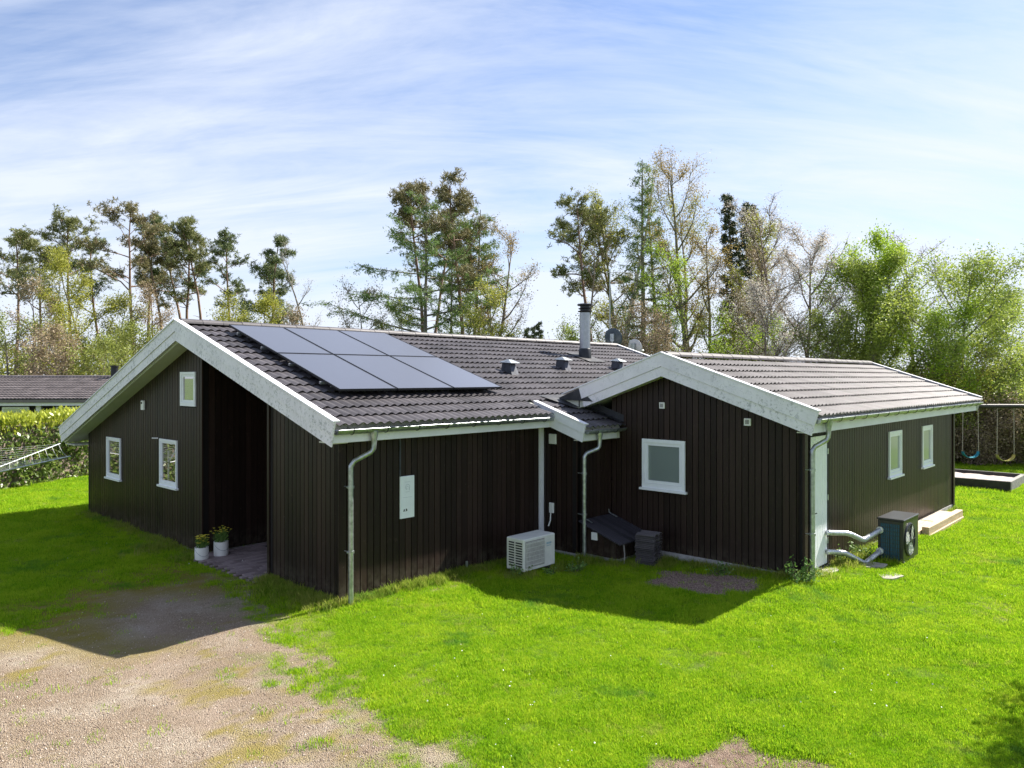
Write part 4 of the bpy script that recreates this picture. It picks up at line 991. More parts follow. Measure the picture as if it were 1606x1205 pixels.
# satellite dishes and aerial on the far gable
def dish(px_, py_, D, r, mm, lab, rz, tilt, arm=True):
    X = (px_-803)/FPX*D; Z = CAMH-(py_-Y0PX)/FPX*D
    e = empty('satellite_dish', (X, D, Z), rz, label=lab, cat='satellite dish')
    prof = []
    mb = MB(); n_ = 28; vs = []; fs = []
    for i in range(6):
        rr = r*i/5
        for k in range(n_):
            a = 2*math.pi*k/n_; vs.append((rr*math.cos(a), .18*(rr/r)**2*r-.1*r, rr*1.08*math.sin(a)))
    for i in range(5):
        for k in range(n_): j = (k+1) % n_; fs.append((i*n_+k, i*n_+j, (i+1)*n_+j, (i+1)*n_+k))
    mb.add(vs, fs); o = mb.build('reflector', mm, e, smooth=True, fix=False); o.rotation_euler[0] = tilt
    sol = o.modifiers.new('th', 'SOLIDIFY'); sol.thickness = .012
    a_ = MB(); a_.tube([(0, .05, -r*.9), (0, .45, -r*.35)], .012, 6); a_.build('feed_arm', M['zinc'], e)
    MB().lathe([(.03, 0), (.03, .09)], 10, (0, .44, -r*.35), 'y').build('receiver', M['plastic'], e)
    b_ = MB(); b_.box(-.06, .06, -.16, -.06, -.12, .12); b_.tube([(0, -.12, 0), (0, -.14, -.9)], .02, 8); b_.build('bracket', M['zinc'], e)
    return e
dish(962, 530, 24.0, .29, M['dishd'], 'dark grey satellite dish beside the aerial mast', R(-25), R(18))
dish(996, 545, 24.3, .25, M['dishw'], 'pale satellite dish right of the dark one', R(-150+110), R(12))
D_ = 24.2; ax = (956.5-803)/FPX*D_; zt = CAMH+(Y0PX-422)/FPX*D_; zb_ = CAMH+(Y0PX-556)/FPX*D_
ae = empty('aerial', (ax, D_, 0), 0, label='tall thin television aerial mast on the far roof end', cat='aerial')
MB().tube([(0, 0, zb_-1.2), (0, 0, zt)], .018, 8).build('mast', M['zinc'], ae)
y_ = MB(); y_.tube([(-.15, 0, zt-.12), (.75, .15, zt-.10)], .010, 6)
for k in range(9): x = -.1+k*.10; y_.tube([(x, -.16, zt-.11), (x+.04, .22, zt-.11)], .005, 4); 
for k in range(4): y_.tube([(-.25, -.2, zt-.22+.06*k), (-.2, .25, zt-.22+.06*k)], .006, 4)
y_.build('aerial_elements', M['zinc'], ae)

# ------------------------------------------------------------------ neighbour house
nb = empty('neighbour_house', (-25.5, 33.5, 0), R(3), label='low neighbour house with tiled roof and white fascia behind the hedge', cat='house')
nw = MB().box(-11, 11, -3.6, 4.0, 0, 2.12).build('wall', M['woodback'], nb)
for x in np.arange(-10.5, 10.6, 2.1):
    o = MB().box(x-.10, x+.10, -3.72, -3.605, 0, 2.1).build('post', M['whitec'], nb)
for x in np.arange(-9.9, 9.9, 2.1):
    o = MB().box(x+.05, x+1.1, -3.66, -3.61, .9, 2.0).build('window', M['frame'], nb); MB().box(x+.12, x+1.03, -3.67, -3.662, .97, 1.93).build('pane', M['glass'], o)
MB().box(-11.4, 11.4, -4.02, -3.98, 2.06, 2.32).build('fascia', M['whitec'], nb)
rfm = MB(); rfm.prism([(-4.1, 2.30), (.2, 3.18), (4.5, 2.30), (4.5, 2.18), (.2, 3.04), (-4.1, 2.18)], 'x', -11.4, 11.4); nroof = rfm.build('roof', M['tile3'], nb)
Vs = []; Fs = []; off = 0; a_ = math.atan(.88/4.3)
for r_ in range(13):
    for c_ in range(76):
        A = np.array(Matrix.Translation((-11.4+(c_+.5)*.3, -4.12+r_*EXP*math.cos(a_), 2.32+r_*EXP*math.sin(a_))) @ Matrix.Rotation(a_, 4, 'X')); Vs.append(TV @ A[:3, :3].T+A[:3, 3]); Fs.append(TF+off); off += len(TV)
o = mkobj('tiles', np_mesh('tiles', np.concatenate(Vs), np.concatenate(Fs), M['tile3'], smooth=True), nroof); o['kind'] = 'stuff'
MB().tube([(-11.4, .2, 3.19), (11.4, .2, 3.19)], .09, 8).build('ridge', M['tile3'], nroof)
MB().lathe([(.15, 0), (.15, .55), (.18, .56), (.18, .62)], 16, (7.55, 0.0, 3.1)).build('chimney', M['blackm'], nroof)

# ------------------------------------------------------------------ vegetation
def quads(C, size, rng, flat=0.0, elong=1.0, dirs=None, wd=.55):
    n = len(C); a = rng.normal(size=(n, 3)); 
    if dirs is not None: a = dirs+rng.normal(size=(n, 3))*.35
    a /= np.linalg.norm(a, axis=1)[:, None]+1e-9
    b = rng.normal(size=(n, 3)); b[:, 2] *= (1-flat); b -= a*(a*b).sum(1)[:, None]; b /= np.linalg.norm(b, axis=1)[:, None]+1e-9
    s = size*rng.uniform(.6, 1.3, (n, 1)); a = a*s*elong; b = b*s*wd
    V = np.stack([C-a*.5, C+b*.5-a*.05, C+a*.5, C-b*.5-a*.05], 1).reshape(-1, 3)
    return V, np.arange(4*n).reshape(-1, 4)
class Tubes:
    def __init__(s): s.V = []; s.F = []; s.o = 0
    def add(s, pts, rad, n=5):
        pts = np.asarray(pts, float); k = len(pts); t = np.gradient(pts, axis=0); t /= np.linalg.norm(t, axis=1)[:, None]+1e-9
        ref = np.array([.3, .9, .1]) if abs(t[0][2]) > .5 else np.array([0, 0, 1.]); a = np.cross(t, ref); a /= np.linalg.norm(a, axis=1)[:, None]+1e-9; b = np.cross(t, a)
        th = np.arange(n)*2*np.pi/n; r = np.asarray(rad, float)[:, None, None]
        P = pts[:, None, :]+r*(a[:, None, :]*np.cos(th)[None, :, None]+b[:, None, :]*np.sin(th)[None, :, None]); s.V.append(P.reshape(-1, 3))
        i = np.arange(k-1)[:, None]*n; j = np.arange(n)[None, :]; j2 = (j+1) % n
        s.F.append(np.stack([i+j, i+j2, i+n+j2, i+n+j], -1).reshape(-1, 4)+s.o); s.o += k*n
    def mesh(s, name, m): return np_mesh(name, np.concatenate(s.V), np.concatenate(s.F), m, smooth=True)
def curve(p, d, L_, k, rng, bend=.15, up=0.0):
    pts = [np.array(p, float)]; d = np.array(d, float); d /= np.linalg.norm(d)
    for i in range(k):
        d = d+rng.normal(size=3)*bend+np.array([0, 0, up]); d /= np.linalg.norm(d); pts.append(pts[-1]+d*L_/k)
    return np.array(pts), d
def azd(az, el): return np.array([math.cos(az)*math.cos(el), math.sin(az)*math.cos(el), math.sin(el)])
def t_pine(h, w, rng, base=.5, puff=1.0, leaf=.15, dead=6, dens=1.0):
    T = Tubes(); C = []; Dn = []; tr, _ = curve((0, 0, 0), (rng.normal()*.06, rng.normal()*.06, 1), h*.96, 9, rng, .05, .05)
    r0 = .009*h+.03; T.add(tr, np.linspace(r0, r0*.2, 10), 7)
    def at(f): i = min(int(f*9), 8); q = f*9-i; return tr[i]*(1-q)+tr[i+1]*q
    nb_ = int(14*dens); off = rng.uniform(0, 6)
    for k in range(nb_):
        f = base+(1-base)*((k+rng.uniform(0, .95))/nb_)**.9; g = (f-base)/(1-base); az = off+k*2.4+rng.uniform(-.7, .7)
        L_ = w/2*(1-.75*g**2)*rng.uniform(.35, 1.05); el = rng.uniform(.15, .75)+g*.25
        b, d = curve(at(min(f, .99)), azd(az, el), L_*1.05, 4, rng, .17, -.02); T.add(b, np.linspace(r0*.30*(1.25-g), .016, 5), 4)
        for j in range(int(rng.integers(6, 10)*puff)):
            q = rng.uniform(.35, 1.0)*3.99; i = int(q); p0 = b[i]*(1-(q-i))+b[i+1]*(q-i); dd = azd(az+rng.uniform(-1.3, 1.3), rng.uniform(-.1, 1.1))
            s_, _ = curve(p0, dd, L_*rng.uniform(.16, .42)+.15, 3, rng, .22, .08); T.add(s_, [.018, .013, .009, .005], 3)
            for m_ in range(int(rng.integers(4, 8)*dens)):
                c = s_[rng.integers(1, 4)]+rng.normal(size=3)*np.array([.17, .17, .11]); n = 15; v = rng.normal(size=(n, 3))+np.array([0, 0, .5]); v /= np.linalg.norm(v, axis=1)[:, None]; C.append(c+v*rng.uniform(.04, .17, (n, 1))); Dn.append(v)
    for k in range(dead):
        f = rng.uniform(.22, base+.1); b, d = curve(at(f), azd(rng.uniform(0, 6.3), rng.uniform(-.1, .5)), w*rng.uniform(.12, .35), 3, rng, .25); T.add(b, [.03, .022, .014, .006], 3)
    return T, quads(np.concatenate(C), leaf, rng, elong=1.5, dirs=np.concatenate(Dn), wd=.26)
def t_larch(h, w, rng, base=.12, leaf=.11, n=46, droop=-.02, fol=1.0, up=.35, dens=1.0, prof=.75):
    T = Tubes(); C = []; tr, _ = curve((0, 0, 0), (0, 0, 1), h, 9, rng, .02, .05); r0 = .011*h+.03; T.add(tr, np.linspace(r0, .02, 10), 7)
    def at(f): i = min(int(f*9), 8); q = f*9-i; return tr[i]*(1-q)+tr[i+1]*q
    for k in range(n):
        f = base+(1-base)*(k/n); g = (f-base)/(1-base); az = k*2.4+rng.uniform(-.4, .4); L_ = (w/2)*(1-g)**prof*rng.uniform(.55, 1.1)+.25
        b, d = curve(at(f), azd(az, rng.uniform(-.25, .15)+g*.3), L_, 5, rng, .05, up*.18+droop); T.add(b, np.linspace(.05*(1-g)+.015, .008, 6), 4)
        m_ = int(L_*26*fol); q = rng.uniform(.15, 1, m_)**.8*5; i = np.minimum(q.astype(int), 4); q = (q-i)[:, None]; c = b[i]*(1-q)+b[i+1]*q
        c = c+rng.normal(size=(m_, 3))*np.array([.13, .13, .07])*1.1; c[:, 2] -= rng.uniform(0, .16, m_); C.append(c)
        for j in range(int(2+L_*1.6)):
            q_ = rng.uniform(.2, .95)*5; i_ = min(4, int(q_)); p0 = b[i_]*(1-(q_-i_))+b[i_+1]*(q_-i_); s_, _ = curve(p0, azd(az+rng.choice([-1, 1])*rng.uniform(.4, 1.1), rng.uniform(-.5, .15)), L_*rng.uniform(.15, .32), 2, rng, .1, .0); T.add(s_, [.012, .008, .004], 3)
            mm_ = int(9*fol*(1+L_*.5)); t_ = rng.uniform(0, 1, (mm_, 1)); C.append(s_[0]*(1-t_)+s_[-1]*t_+rng.normal(size=(mm_, 3))*.07)
    P = np.concatenate([c_+rng.normal(size=c_.shape)*.03 for c_ in C for _ in (0, 1)]); return T, quads(P, leaf, rng, elong=1.4, wd=.30)
def t_decid(h, w, rng, base=.22, leaf=.11, nleaf=6000, n1=13, lean=.0, up=.12, wisp=.0, stems=1, tw=1.0, spread=.16, droop=0.0, l2=7, l3=5):
    T = Tubes(); tips = []; r0 = (.010*h+.03)
    for s0 in range(stems):
        st = (rng.normal()*.25, rng.normal()*.25, 0) if stems > 1 else (0, 0, 0)
        hh = h*(1 if s0 == 0 else rng.uniform(.7, .95)); tr, _ = curve(st, (rng.normal()*.06+lean+(rng.normal()*.22 if stems > 1 else 0), rng.normal()*.06+(rng.normal()*.22 if stems > 1 else 0), 1), hh*.93, 8, rng, .07, .08)
        rs = r0/math.sqrt(stems); T.add(tr, np.linspace(rs, rs*.12, 9), 6)
        nn1 = max(4, int(n1/stems**.6))
        for k in range(nn1):
            f = base+(1-base)*(k+rng.uniform(0, .8))/nn1; f = min(f, .99); i = min(int(f*8), 7); q = f*8-i; p0 = tr[i]*(1-q)+tr[i+1]*q
            az = k*2.4+rng.uniform(-.5, .5); prof = math.sqrt(max(.08, 1-((f-.5)/.58)**2)); L1 = w/2*prof*rng.uniform(.75, 1.15)
            b, d = curve(p0, azd(az, rng.uniform(.35, .8)+.2*(f > .8)), L1*1.15, 5, rng, .13, up); T.add(b, np.linspace(rs*.42*(1.15-f)+.012, .010, 6), 4)
            for j in range(l2):
                q = (.25+.75*(j+rng.uniform(0, 1))/l2)*5; i2 = min(4, int(q)); p1 = b[i2]*(1-(q-i2))+b[i2+1]*(q-i2); q2 = curve(p1, d*.4+azd(az+rng.uniform(-1.5, 1.5), rng.uniform(.1, 1.0)), L1*rng.uniform(.25, .5), 3, rng, .18, up*.7-droop)[0]
                T.add(q2, np.linspace(.014, .005, 4)*tw, 3); tips.append(q2[1:])
                for m_ in range(l3):
                    p2 = q2[rng.integers(1, 4)]; s_ = curve(p2, azd(rng.uniform(0, 6.3), rng.uniform(-.1, 1.1)), L1*rng.uniform(.12, .26), 2, rng, .2, -droop*2)[0]; T.add(s_, np.array([.007, .005, .003])*tw, 3); tips.append(s_)
    A = np.concatenate(tips)
    if nleaf:
        idx = rng.integers(0, len(A), nleaf); C = A[idx]+rng.normal(size=(nleaf, 3))*spread; return T, quads(C, leaf, rng)
    return T, None
TREES = []
def plant_tree(kind, px_, topy, D, wpx, seed, name, label, leafm, barkm, group=None, cat='tree', **kw):
    rng = np.random.default_rng(seed); h = CAMH+(Y0PX-topy)*D/FPX; w = wpx*D/FPX; X = (px_-803)/FPX*D
    fn = {'pine': t_pine, 'larch': t_larch, 'decid': t_decid}[kind]; T, LQ = fn(h, w, rng, **kw)
    e = empty(name, (X, D, -.05), 0, label=label, cat=cat, group=group)
    zmax = max(v[:, 2].max() for v in T.V)
    if LQ is not None: zmax = max(zmax, np.percentile(LQ[0][:, 2], 99.8))
    s_ = h/zmax; e.scale = (1, 1, s_)
    mkobj('trunk', T.mesh('trunk', BM[barkm]), e)
    if LQ is not None: mkobj('crown', np_mesh('crown', LQ[0], LQ[1], LM[leafm]), e)
    return e
GL, GC, GR = 'trees behind the neighbour house', 'trees rising behind the main ridge', 'trees behind the wing'
T_ = plant_tree
# left group
T_('pine', 22, 362, 48, 174, 1, 'pine_tree', 'wide pine at the left edge with sparse olive crown', 'pine', 'pine', GL, base=.66)
T_('pine', 118, 336, 50, 137, 2, 'pine_tree', 'tall pine with a flat dense top above the gable end', 'pine', 'pine', GL, base=.74, puff=1.1)
T_('pine', 205, 324, 50, 180, 3, 'pine_tree', 'broadest pine of the left group with a thick dark trunk', 'pinebrown', 'pine', GL, base=.62, puff=1.15)
T_('pine', 229, 330, 54, 89, 4, 'pine_tree', 'narrow pine right of the broad one', 'pinedark', 'pine', GL, base=.6)
T_('pine', 264, 360, 52, 101, 5, 'pine_tree', 'lower pine between two taller ones over the gable peak', 'pinebrown', 'pine', GL, base=.6)
T_('pine', 289, 333, 52, 107, 6, 'pine_tree', 'tall pine directly above the gable peak', 'pine', 'pine', GL, base=.55)
T_('pine', 325, 352, 53, 89, 7, 'pine_tree', 'slim pine with bare straight trunk right of the gable peak', 'pine', 'pine', GL, base=.68)
T_('pine', 387, 360, 52, 95, 8, 'pine_tree', 'slender pine standing apart left of the dark one', 'pinedark', 'pine', GL, base=.6)
T_('pine', 443, 366, 50, 118, 9, 'pine_tree', 'dense dark green pine above the first solar panels', 'pinedark', 'pine', GL, base=.34, puff=1.25, dens=1.25)
T_('decid', 492, 374, 46, 62, 10, 'birch_tree', 'almost bare thin birch right of the dark pine', 'bloss', 'grey', GL, nleaf=1012, leaf=0.066, n1=9, up=.2)
for i, (x, ty, D, w, lm, bk, lab, nl) in enumerate([
    (40, 430, 40, 90, 'brush', 'brown', 'brownish bare tree at far left', 2300), (78, 400, 44, 90, 'birch', 'birch', 'pale birch left of the flat topped pine', 2600),
    (105, 470, 38, 60, 'olive', 'birch', 'leaning white stemmed birch above the neighbour roof', 2300), (150, 390, 43, 110, 'olive', 'green', 'yellow green leafing tree between two pines', 4200),
    (182, 455, 42, 80, 'birch', 'green', 'pale leafing tree behind the broad pine trunk', 4200), (70, 505, 36, 100, 'brush', 'grey', 'low brownish tree over the neighbour roof', 3600),
    (240, 440, 44, 80, 'brush', 'pine', 'thin brown tree over the left roof slope', 2400), (10, 480, 39, 90, 'bush', 'grey', 'loose green tree at the left edge', 3000),
    (298, 455, 44, 60, 'olive', 'green', 'yellow tree peeping above the gable peak', 3000), (415, 458, 42, 60, 'olive', 'green', 'yellow green tree below the slender pine', 3600),
    (360, 475, 48, 50, 'pinedark', 'brown', 'small dark round tree above the ridge', 2600), (468, 480, 42, 50, 'brush', 'brown', 'small reddish tree above the solar panels', 1800),
    (215, 500, 40, 90, 'bush', 'green', 'low loose tree behind the left roof slope', 3600), (135, 520, 36, 100, 'bush', 'brown', 'low bushy tree above the neighbour chimney', 3600)]):
    T_('decid', x, ty, D, w, 100+i, 'deciduous_tree' if bk != 'birch' else 'birch_tree', lab, lm, bk, GL, nleaf=int(nl*2.4), leaf=.105, n1=11, base=.18, spread=.22, l3=3, lean=(-.12 if i == 2 else 0))
T_('pine', 62, 372, 52, 130, 71, 'pine_tree', 'olive crowned pine left of the flat topped one', 'pine', 'pine', GL, base=.62)
T_('pine', 165, 372, 55, 120, 72, 'pine_tree', 'shorter pine between flat topped and broad pines', 'pinedark', 'pine', GL, base=.55)
T_('pine', 308, 340, 55, 110, 73, 'pine_tree', 'rear pine between the gable peak pine and the slim one', 'pine', 'pine', GL, base=.6)
T_('pine', 420, 400, 55, 90, 74, 'pine_tree', 'small rear pine left of the dense dark one', 'pinedark', 'pine', GL, base=.45)
# middle group
T_('larch', 662, 298, 38, 350, 21, 'larch_tree', 'wide larch with long horizontal branches behind the ridge', 'larch', 'grey', GC, base=.36, n=34, leaf=.12, fol=1.35, prof=.5, up=.5)
T_('pine', 690, 288, 41, 130, 22, 'pine_tree', 'dark pine top leaning left beside the larch', 'pinebrown', 'pine', GC, base=.78, puff=1.1)
T_('pine', 731, 276, 38, 174, 23, 'pine_tree', 'tallest middle pine with orange brown trunk', 'pinebrown', 'pine', GC, base=.60, puff=1.15)
T_('larch', 704, 400, 37, 90, 24, 'larch_tree', 'small bright green larch between larch and tall pine', 'larch', 'green', GC, base=.2, n=30, fol=1.1)
T_('decid', 768, 338, 39, 130, 25, 'deciduous_tree', 'thin leafing tree at the right of the middle group', 'amber', 'brown', GC, nleaf=4422, leaf=0.082, n1=13, base=.3)
T_('pine', 755, 352, 42, 110, 26, 'pine_tree', 'shorter pine half hidden behind the tallest middle pine', 'pine', 'pine', GC, base=.5)
T_('decid', 565, 440, 36, 105, 27, 'deciduous_tree', 'bare twiggy tree under the larch branches', 'brush', 'grey', GC, nleaf=3742, leaf=0.074, n1=14, base=.15)
T_('decid', 620, 470, 35, 80, 28, 'deciduous_tree', 'low brown green tree before the larch trunk', 'bush', 'grey', GC, nleaf=4422, leaf=0.074)
T_('decid', 780, 440, 35, 90, 29, 'deciduous_tree', 'low bright green tree right of the middle trunks', 'olive', 'green', GC, nleaf=6426, leaf=0.082)
T_('decid', 700, 470, 34, 90, 30, 'deciduous_tree', 'low leafy tree between the middle trunks', 'bush', 'green', GC, nleaf=5997, leaf=0.074)
for i, (x, ty, D) in enumerate(((850, 503, 75), (828, 512, 72), (839, 509, 80))):
    T_('larch', x, ty, D, 18, 140+i, 'spruce_tree', ('small distant spruce tip left of the chimney', 'lowest distant spruce above the ridge', 'middle one of the three distant spruces')[i], 'spruce', 'brown', GC, n=30, fol=3, leaf=.22, up=0)
T_('decid', 888, 508, 40, 34, 144, 'deciduous_tree', 'small bright green tree just left of the chimney', 'fresh', 'green', GC, nleaf=3061, leaf=0.098)
T_('larch', 745, 330, 40, 150, 61, 'larch_tree', 'loose larch spreading behind the orange trunked pine', 'larch', 'grey', GC, base=.3, n=34, leaf=.12, fol=1.3, prof=.5, up=.4)
T_('decid', 800, 400, 41, 80, 62, 'deciduous_tree', 'rightmost thin tree of the middle group', 'amber', 'brown', GC, nleaf=3780, leaf=0.082, n1=12, base=.2)
T_('pine', 672, 312, 43, 110, 63, 'pine_tree', 'olive pine behind the wide larch', 'pine', 'pine', GC, base=.6)
# right group
T_('decid', 975, 300, 40, 120, 64, 'deciduous_tree', 'olive leafing tree between the leaning pine and the green larch', 'olive', 'green', GR, nleaf=6552, leaf=0.090, n1=15, base=.25)
T_('larch', 1035, 290, 40, 110, 65, 'larch_tree', 'second green larch half hidden by the tallest birch', 'larch', 'green', GR, base=.3, n=40, fol=1.3, prof=.6)
T_('decid', 1120, 350, 37, 90, 66, 'deciduous_tree', 'amber leafing tree left of the mustard tree', 'amber', 'green', GR, nleaf=6552, leaf=0.082, n1=14, base=.2)
T_('pine', 970, 320, 42, 110, 67, 'pine_tree', 'broad pine behind the bent trunk', 'pinebrown', 'pine', GR, base=.5)
T_('decid', 1190, 370, 34, 110, 68, 'deciduous_tree', 'brownish budding tree right of the mustard tree', 'brush', 'brown', GR, nleaf=6552, leaf=0.082, n1=15, base=.15, l3=6, tw=1.4)
T_('decid', 1300, 400, 33, 110, 69, 'deciduous_tree', 'pale budding tree between blossom and green trees', 'bloss', 'brown', GR, nleaf=6552, leaf=0.074, n1=15, base=.12, l3=6, tw=1.4)
T_('decid', 1365, 400, 31, 110, 70, 'deciduous_tree', 'light green tree between the two bushy ones', 'maple', 'green', GR, nleaf=11340, leaf=0.098, n1=16, base=.1, spread=.2)
T_('decid', 906, 388, 37, 44, 31, 'dead_tree', 'bare broken trunk right above the chimney', 'brush', 'brown', GR, nleaf=0, n1=7, base=.55)
T_('pine', 938, 286, 38, 188, 32, 'pine_tree', 'pine with a bent reddish trunk and leftward crown', 'pine', 'pine', GR, base=.60, puff=1.2, dens=1.15)
T_('decid', 958, 242, 39, 80, 33, 'birch_tree', 'tall thin birch behind the aerial', 'birch', 'birch', GR, nleaf=4422, leaf=0.082, n1=15, base=.3, up=.2, droop=.06)
T_('larch', 1008, 250, 37, 120, 34, 'larch_tree', 'green larch left of the tallest birch', 'larch', 'green', GR, base=.3, n=44, fol=1.3)
T_('decid', 1072, 222, 37, 150, 35, 'birch_tree', 'tallest birch with amber top in the right group', 'amber', 'green', GR, nleaf=8996, leaf=0.082, n1=18, base=.28, up=.22, droop=.05)
T_('decid', 1090, 300, 39, 110, 36, 'birch_tree', 'yellow green birch right of the tallest one', 'olive', 'birch', GR, nleaf=8996, leaf=0.082, n1=15, base=.25, up=.2, droop=.05)
T_('decid', 1040, 380, 35, 90, 37, 'deciduous_tree', 'bright green young tree under the tall birch', 'fresh', 'green', GR, nleaf=6426, leaf=0.082)
T_('decid', 1148, 325, 38, 90, 38, 'deciduous_tree', 'round mustard green tree before the spruces', 'olive', 'green', GR, nleaf=16065, leaf=0.098, n1=15, base=.15, spread=.2)
T_('larch', 1152, 300, 43, 46, 39, 'spruce_tree', 'dark pointed spruce behind the mustard tree', 'spruce', 'brown', GR, n=70, fol=4, leaf=.17, base=.1, up=0)
T_('larch', 1180, 318, 42, 60, 40, 'spruce_tree', 'second dark spruce a little lower and further right', 'spruce', 'brown', GR, n=70, fol=4, leaf=.17, base=.1, up=0)
T_('decid', 1222, 298, 34, 190, 41, 'deciduous_tree', 'large nearly bare tree spreading above the wing ridge', 'bloss', 'brown', GR, nleaf=6552, leaf=0.066, n1=18, base=.2, l3=6, tw=1.5)
T_('decid', 1262, 350, 31, 150, 42, 'blossom_tree', 'pale pink blossoming tree over the wing roof', 'bloss', 'brown', GR, nleaf=17640, leaf=0.070, n1=18, base=.1, l3=6, tw=1.6)
T_('decid', 1205, 430, 30, 150, 43, 'blossom_tree', 'low twiggy blossoming tree behind the wing ridge', 'bloss', 'brown', GR, nleaf=11340, leaf=0.066, n1=15, base=.08, l3=6, tw=1.6)
T_('decid', 1335, 362, 31, 150, 44, 'deciduous_tree', 'fresh green tree left of the bare crown', 'fresh', 'green', GR, nleaf=20349, leaf=0.102, n1=18, base=.12, spread=.2)
T_('decid', 1440, 358, 35, 120, 45, 'deciduous_tree', 'bare twiggy crown showing between green trees', 'brush', 'brown', GR, nleaf=1417, leaf=0.066, n1=15, l3=6)
T_('decid', 1405, 392, 29.5, 150, 46, 'deciduous_tree', 'bushy green tree above the far end of the wing', 'maple', 'green', GR, nleaf=20349, leaf=0.098, n1=18, base=.1, spread=.2)
T_('decid', 1520, 392, 29, 210, 47, 'deciduous_tree', 'broad round green tree behind the swings', 'maple', 'grey', GR, nleaf=27846, leaf=0.098, n1=22, base=.1, spread=.22)
T_('decid', 1618, 440, 30, 150, 48, 'deciduous_tree', 'leafy green tree at the right edge', 'maple', 'grey', GR, nleaf=18207, leaf=0.098, n1=18, base=.1, spread=.2)
T_('decid', 1465, 470, 28.5, 120, 49, 'deciduous_tree', 'lower green tree over the wing corner', 'fresh', 'green', GR, nleaf=14994, leaf=0.090, n1=16, base=.06, spread=.2)
T_('decid', 1300, 480, 29.5, 120, 50, 'deciduous_tree', 'low mixed green tree right of the blossom', 'bush', 'green', GR, nleaf=11138, leaf=0.090, n1=15, base=.06)
for i, (x, ty, D, w, lm, lab) in enumerate([(985, 470, 33, 90, 'brush', 'brown undergrowth shrub behind the pale dish'), (1050, 480, 32, 90, 'brush', 'tangled brown shrub above the wing gable peak'), (1110, 470, 32, 90, 'bush', 'green brown shrub above the wing ridge'),
     (1165, 480, 31, 80, 'fresh', 'fresh green shrub behind the wing ridge'), (1380, 540, 28.5, 110, 'bush', 'shrub over the far wing ridge end'), (1440, 560, 28, 100, 'brush', 'brownish shrub over the far wing verge'),
     (1500, 600, 27.8, 90, 'bush', 'shrub left behind the turquoise swing'), (1545, 610, 27.6, 90, 'brush', 'dry brown shrub between the two swings'), (1590, 600, 27.8, 90, 'bush', 'leafy shrub behind the yellow swing'),
     (1630, 590, 27.5, 90, 'maple', 'green shrub cut by the right edge'), (1560, 540, 28.6, 120, 'maple', 'tall green shrub above the swing beam'), (1490, 545, 28.6, 100, 'olive', 'tall yellow green shrub above the beam end'),
     (1525, 650, 27.3, 60, 'brush', 'low dry shrub at the lawn edge below the swings'), (1600, 655, 27.3, 60, 'brush', 'low dry shrub at the lawn edge by the right border'), (925, 480, 34, 80, 'bush', 'dark green shrub behind the chimney flue')]):
    T_('decid', x, ty, D, w, 200+i, 'shrub', lab, lm, 'brown', 'undergrowth behind the wing', cat='shrub', nleaf=11138, leaf=0.082, n1=14, base=.03, stems=4, spread=.2, l2=6, l3=4, tw=1.2)
# thicket behind shrubs so that no gaps open near the ground
def leafbox(name, x0, x1, y0, y1, z1, n, size, lm, seed, label, kind=None, cat=None, wob=.5):
    rng = np.random.default_rng(seed); C = np.stack([rng.uniform(x0, x1, n), rng.uniform(y0, y1, n), rng.uniform(0, 1, n)**1.1*z1], 1)
    top = z1*(.7+.3*fbm(C[:, 0]*.4+9, C[:, 1]*.4, seed)*1.6-.1); C[:, 2] *= top/z1
    V_, F_ = quads(C, size, rng); o = mkobj(name, np_mesh(name, V_, F_, LM[lm] if lm in LM else M[lm])); tag(o, label=label, kind=kind, cat=cat); return o
leafbox('thicket', 6, 30, 29.5, 33, 3.8, 26000, .15, 'bush', 5, 'dense mixed undergrowth beyond the back lawn', kind='stuff')
leafbox('thicket', -52, -14, 52, 60, 6.5, 24000, .26, 'olive', 6, 'yellow green wood edge behind the neighbour house', kind='stuff')
leafbox('distant_wood', -160, 160, 120, 132, 5.5, 26000, .7, 'woods', 7, 'distant low wood along the horizon', kind='stuff')
# hedge
def hedge():
    rng = np.random.default_rng(12); a = np.array([-15.6, 14.0]); b = np.array([-12.3, 31.0]); d = b-a; Lh = np.linalg.norm(d); d /= Lh; nrm = np.array([-d[1], d[0]]); wd = 1.5; hh = 2.12
    e = empty('hedge', (0, 0, 0), 0, label='tall glossy laurel hedge with sunlit yellow new shoots at the left', cat='hedge')
    c = MB(); q = [a+nrm*.25, b+nrm*.25, b+nrm*(wd-.25), a+nrm*(wd-.25)]; c.prism([tuple(x) for x in q], 'z', 0, hh-.35); c.build('branches', BM['brown'], e)
    n = 30000; t = rng.uniform(0, Lh, n); s = np.where(rng.uniform(size=n) < .78, rng.gamma(1.6, .10, n), rng.uniform(0, wd, n)); z = rng.uniform(.05, hh, n)
    topm = rng.uniform(size=n) < .25; z = np.where(topm, hh-rng.gamma(1.5, .07, n), z); s = np.where(topm, rng.uniform(0, wd, n), s)
    wob = (fbm(t*1.4, z*1.4, 5)-.5)*.55; P2 = a+d*t[:, None]+nrm*(s-wob)[:, None]; C = np.concatenate([P2, (z+(fbm(t*1.1, s*2, 9)-.5)*.3)[:, None]], 1); C[:, 2] = np.maximum(C[:, 2], .05)
    new = (C[:, 2] > hh-.42+rng.normal(size=n)*.12)  # brighter top band: new shoots with sunlight put into their leaf colour
    V_, F_ = quads(C[~new], .13, rng, elong=1.1); mkobj('leaves', np_mesh('leaves', V_, F_, LM['laurel']), e)['kind'] = 'stuff'
    V_, F_ = quads(C[new], .13, rng, elong=1.1, dirs=np.tile([0, 0, 1.0], (new.sum(), 1))); mkobj('sunlit_new_shoots', np_mesh('sunlit_new_shoots', V_, F_, LM['laurelnewlit']), e)['kind'] = 'stuff'
hedge()

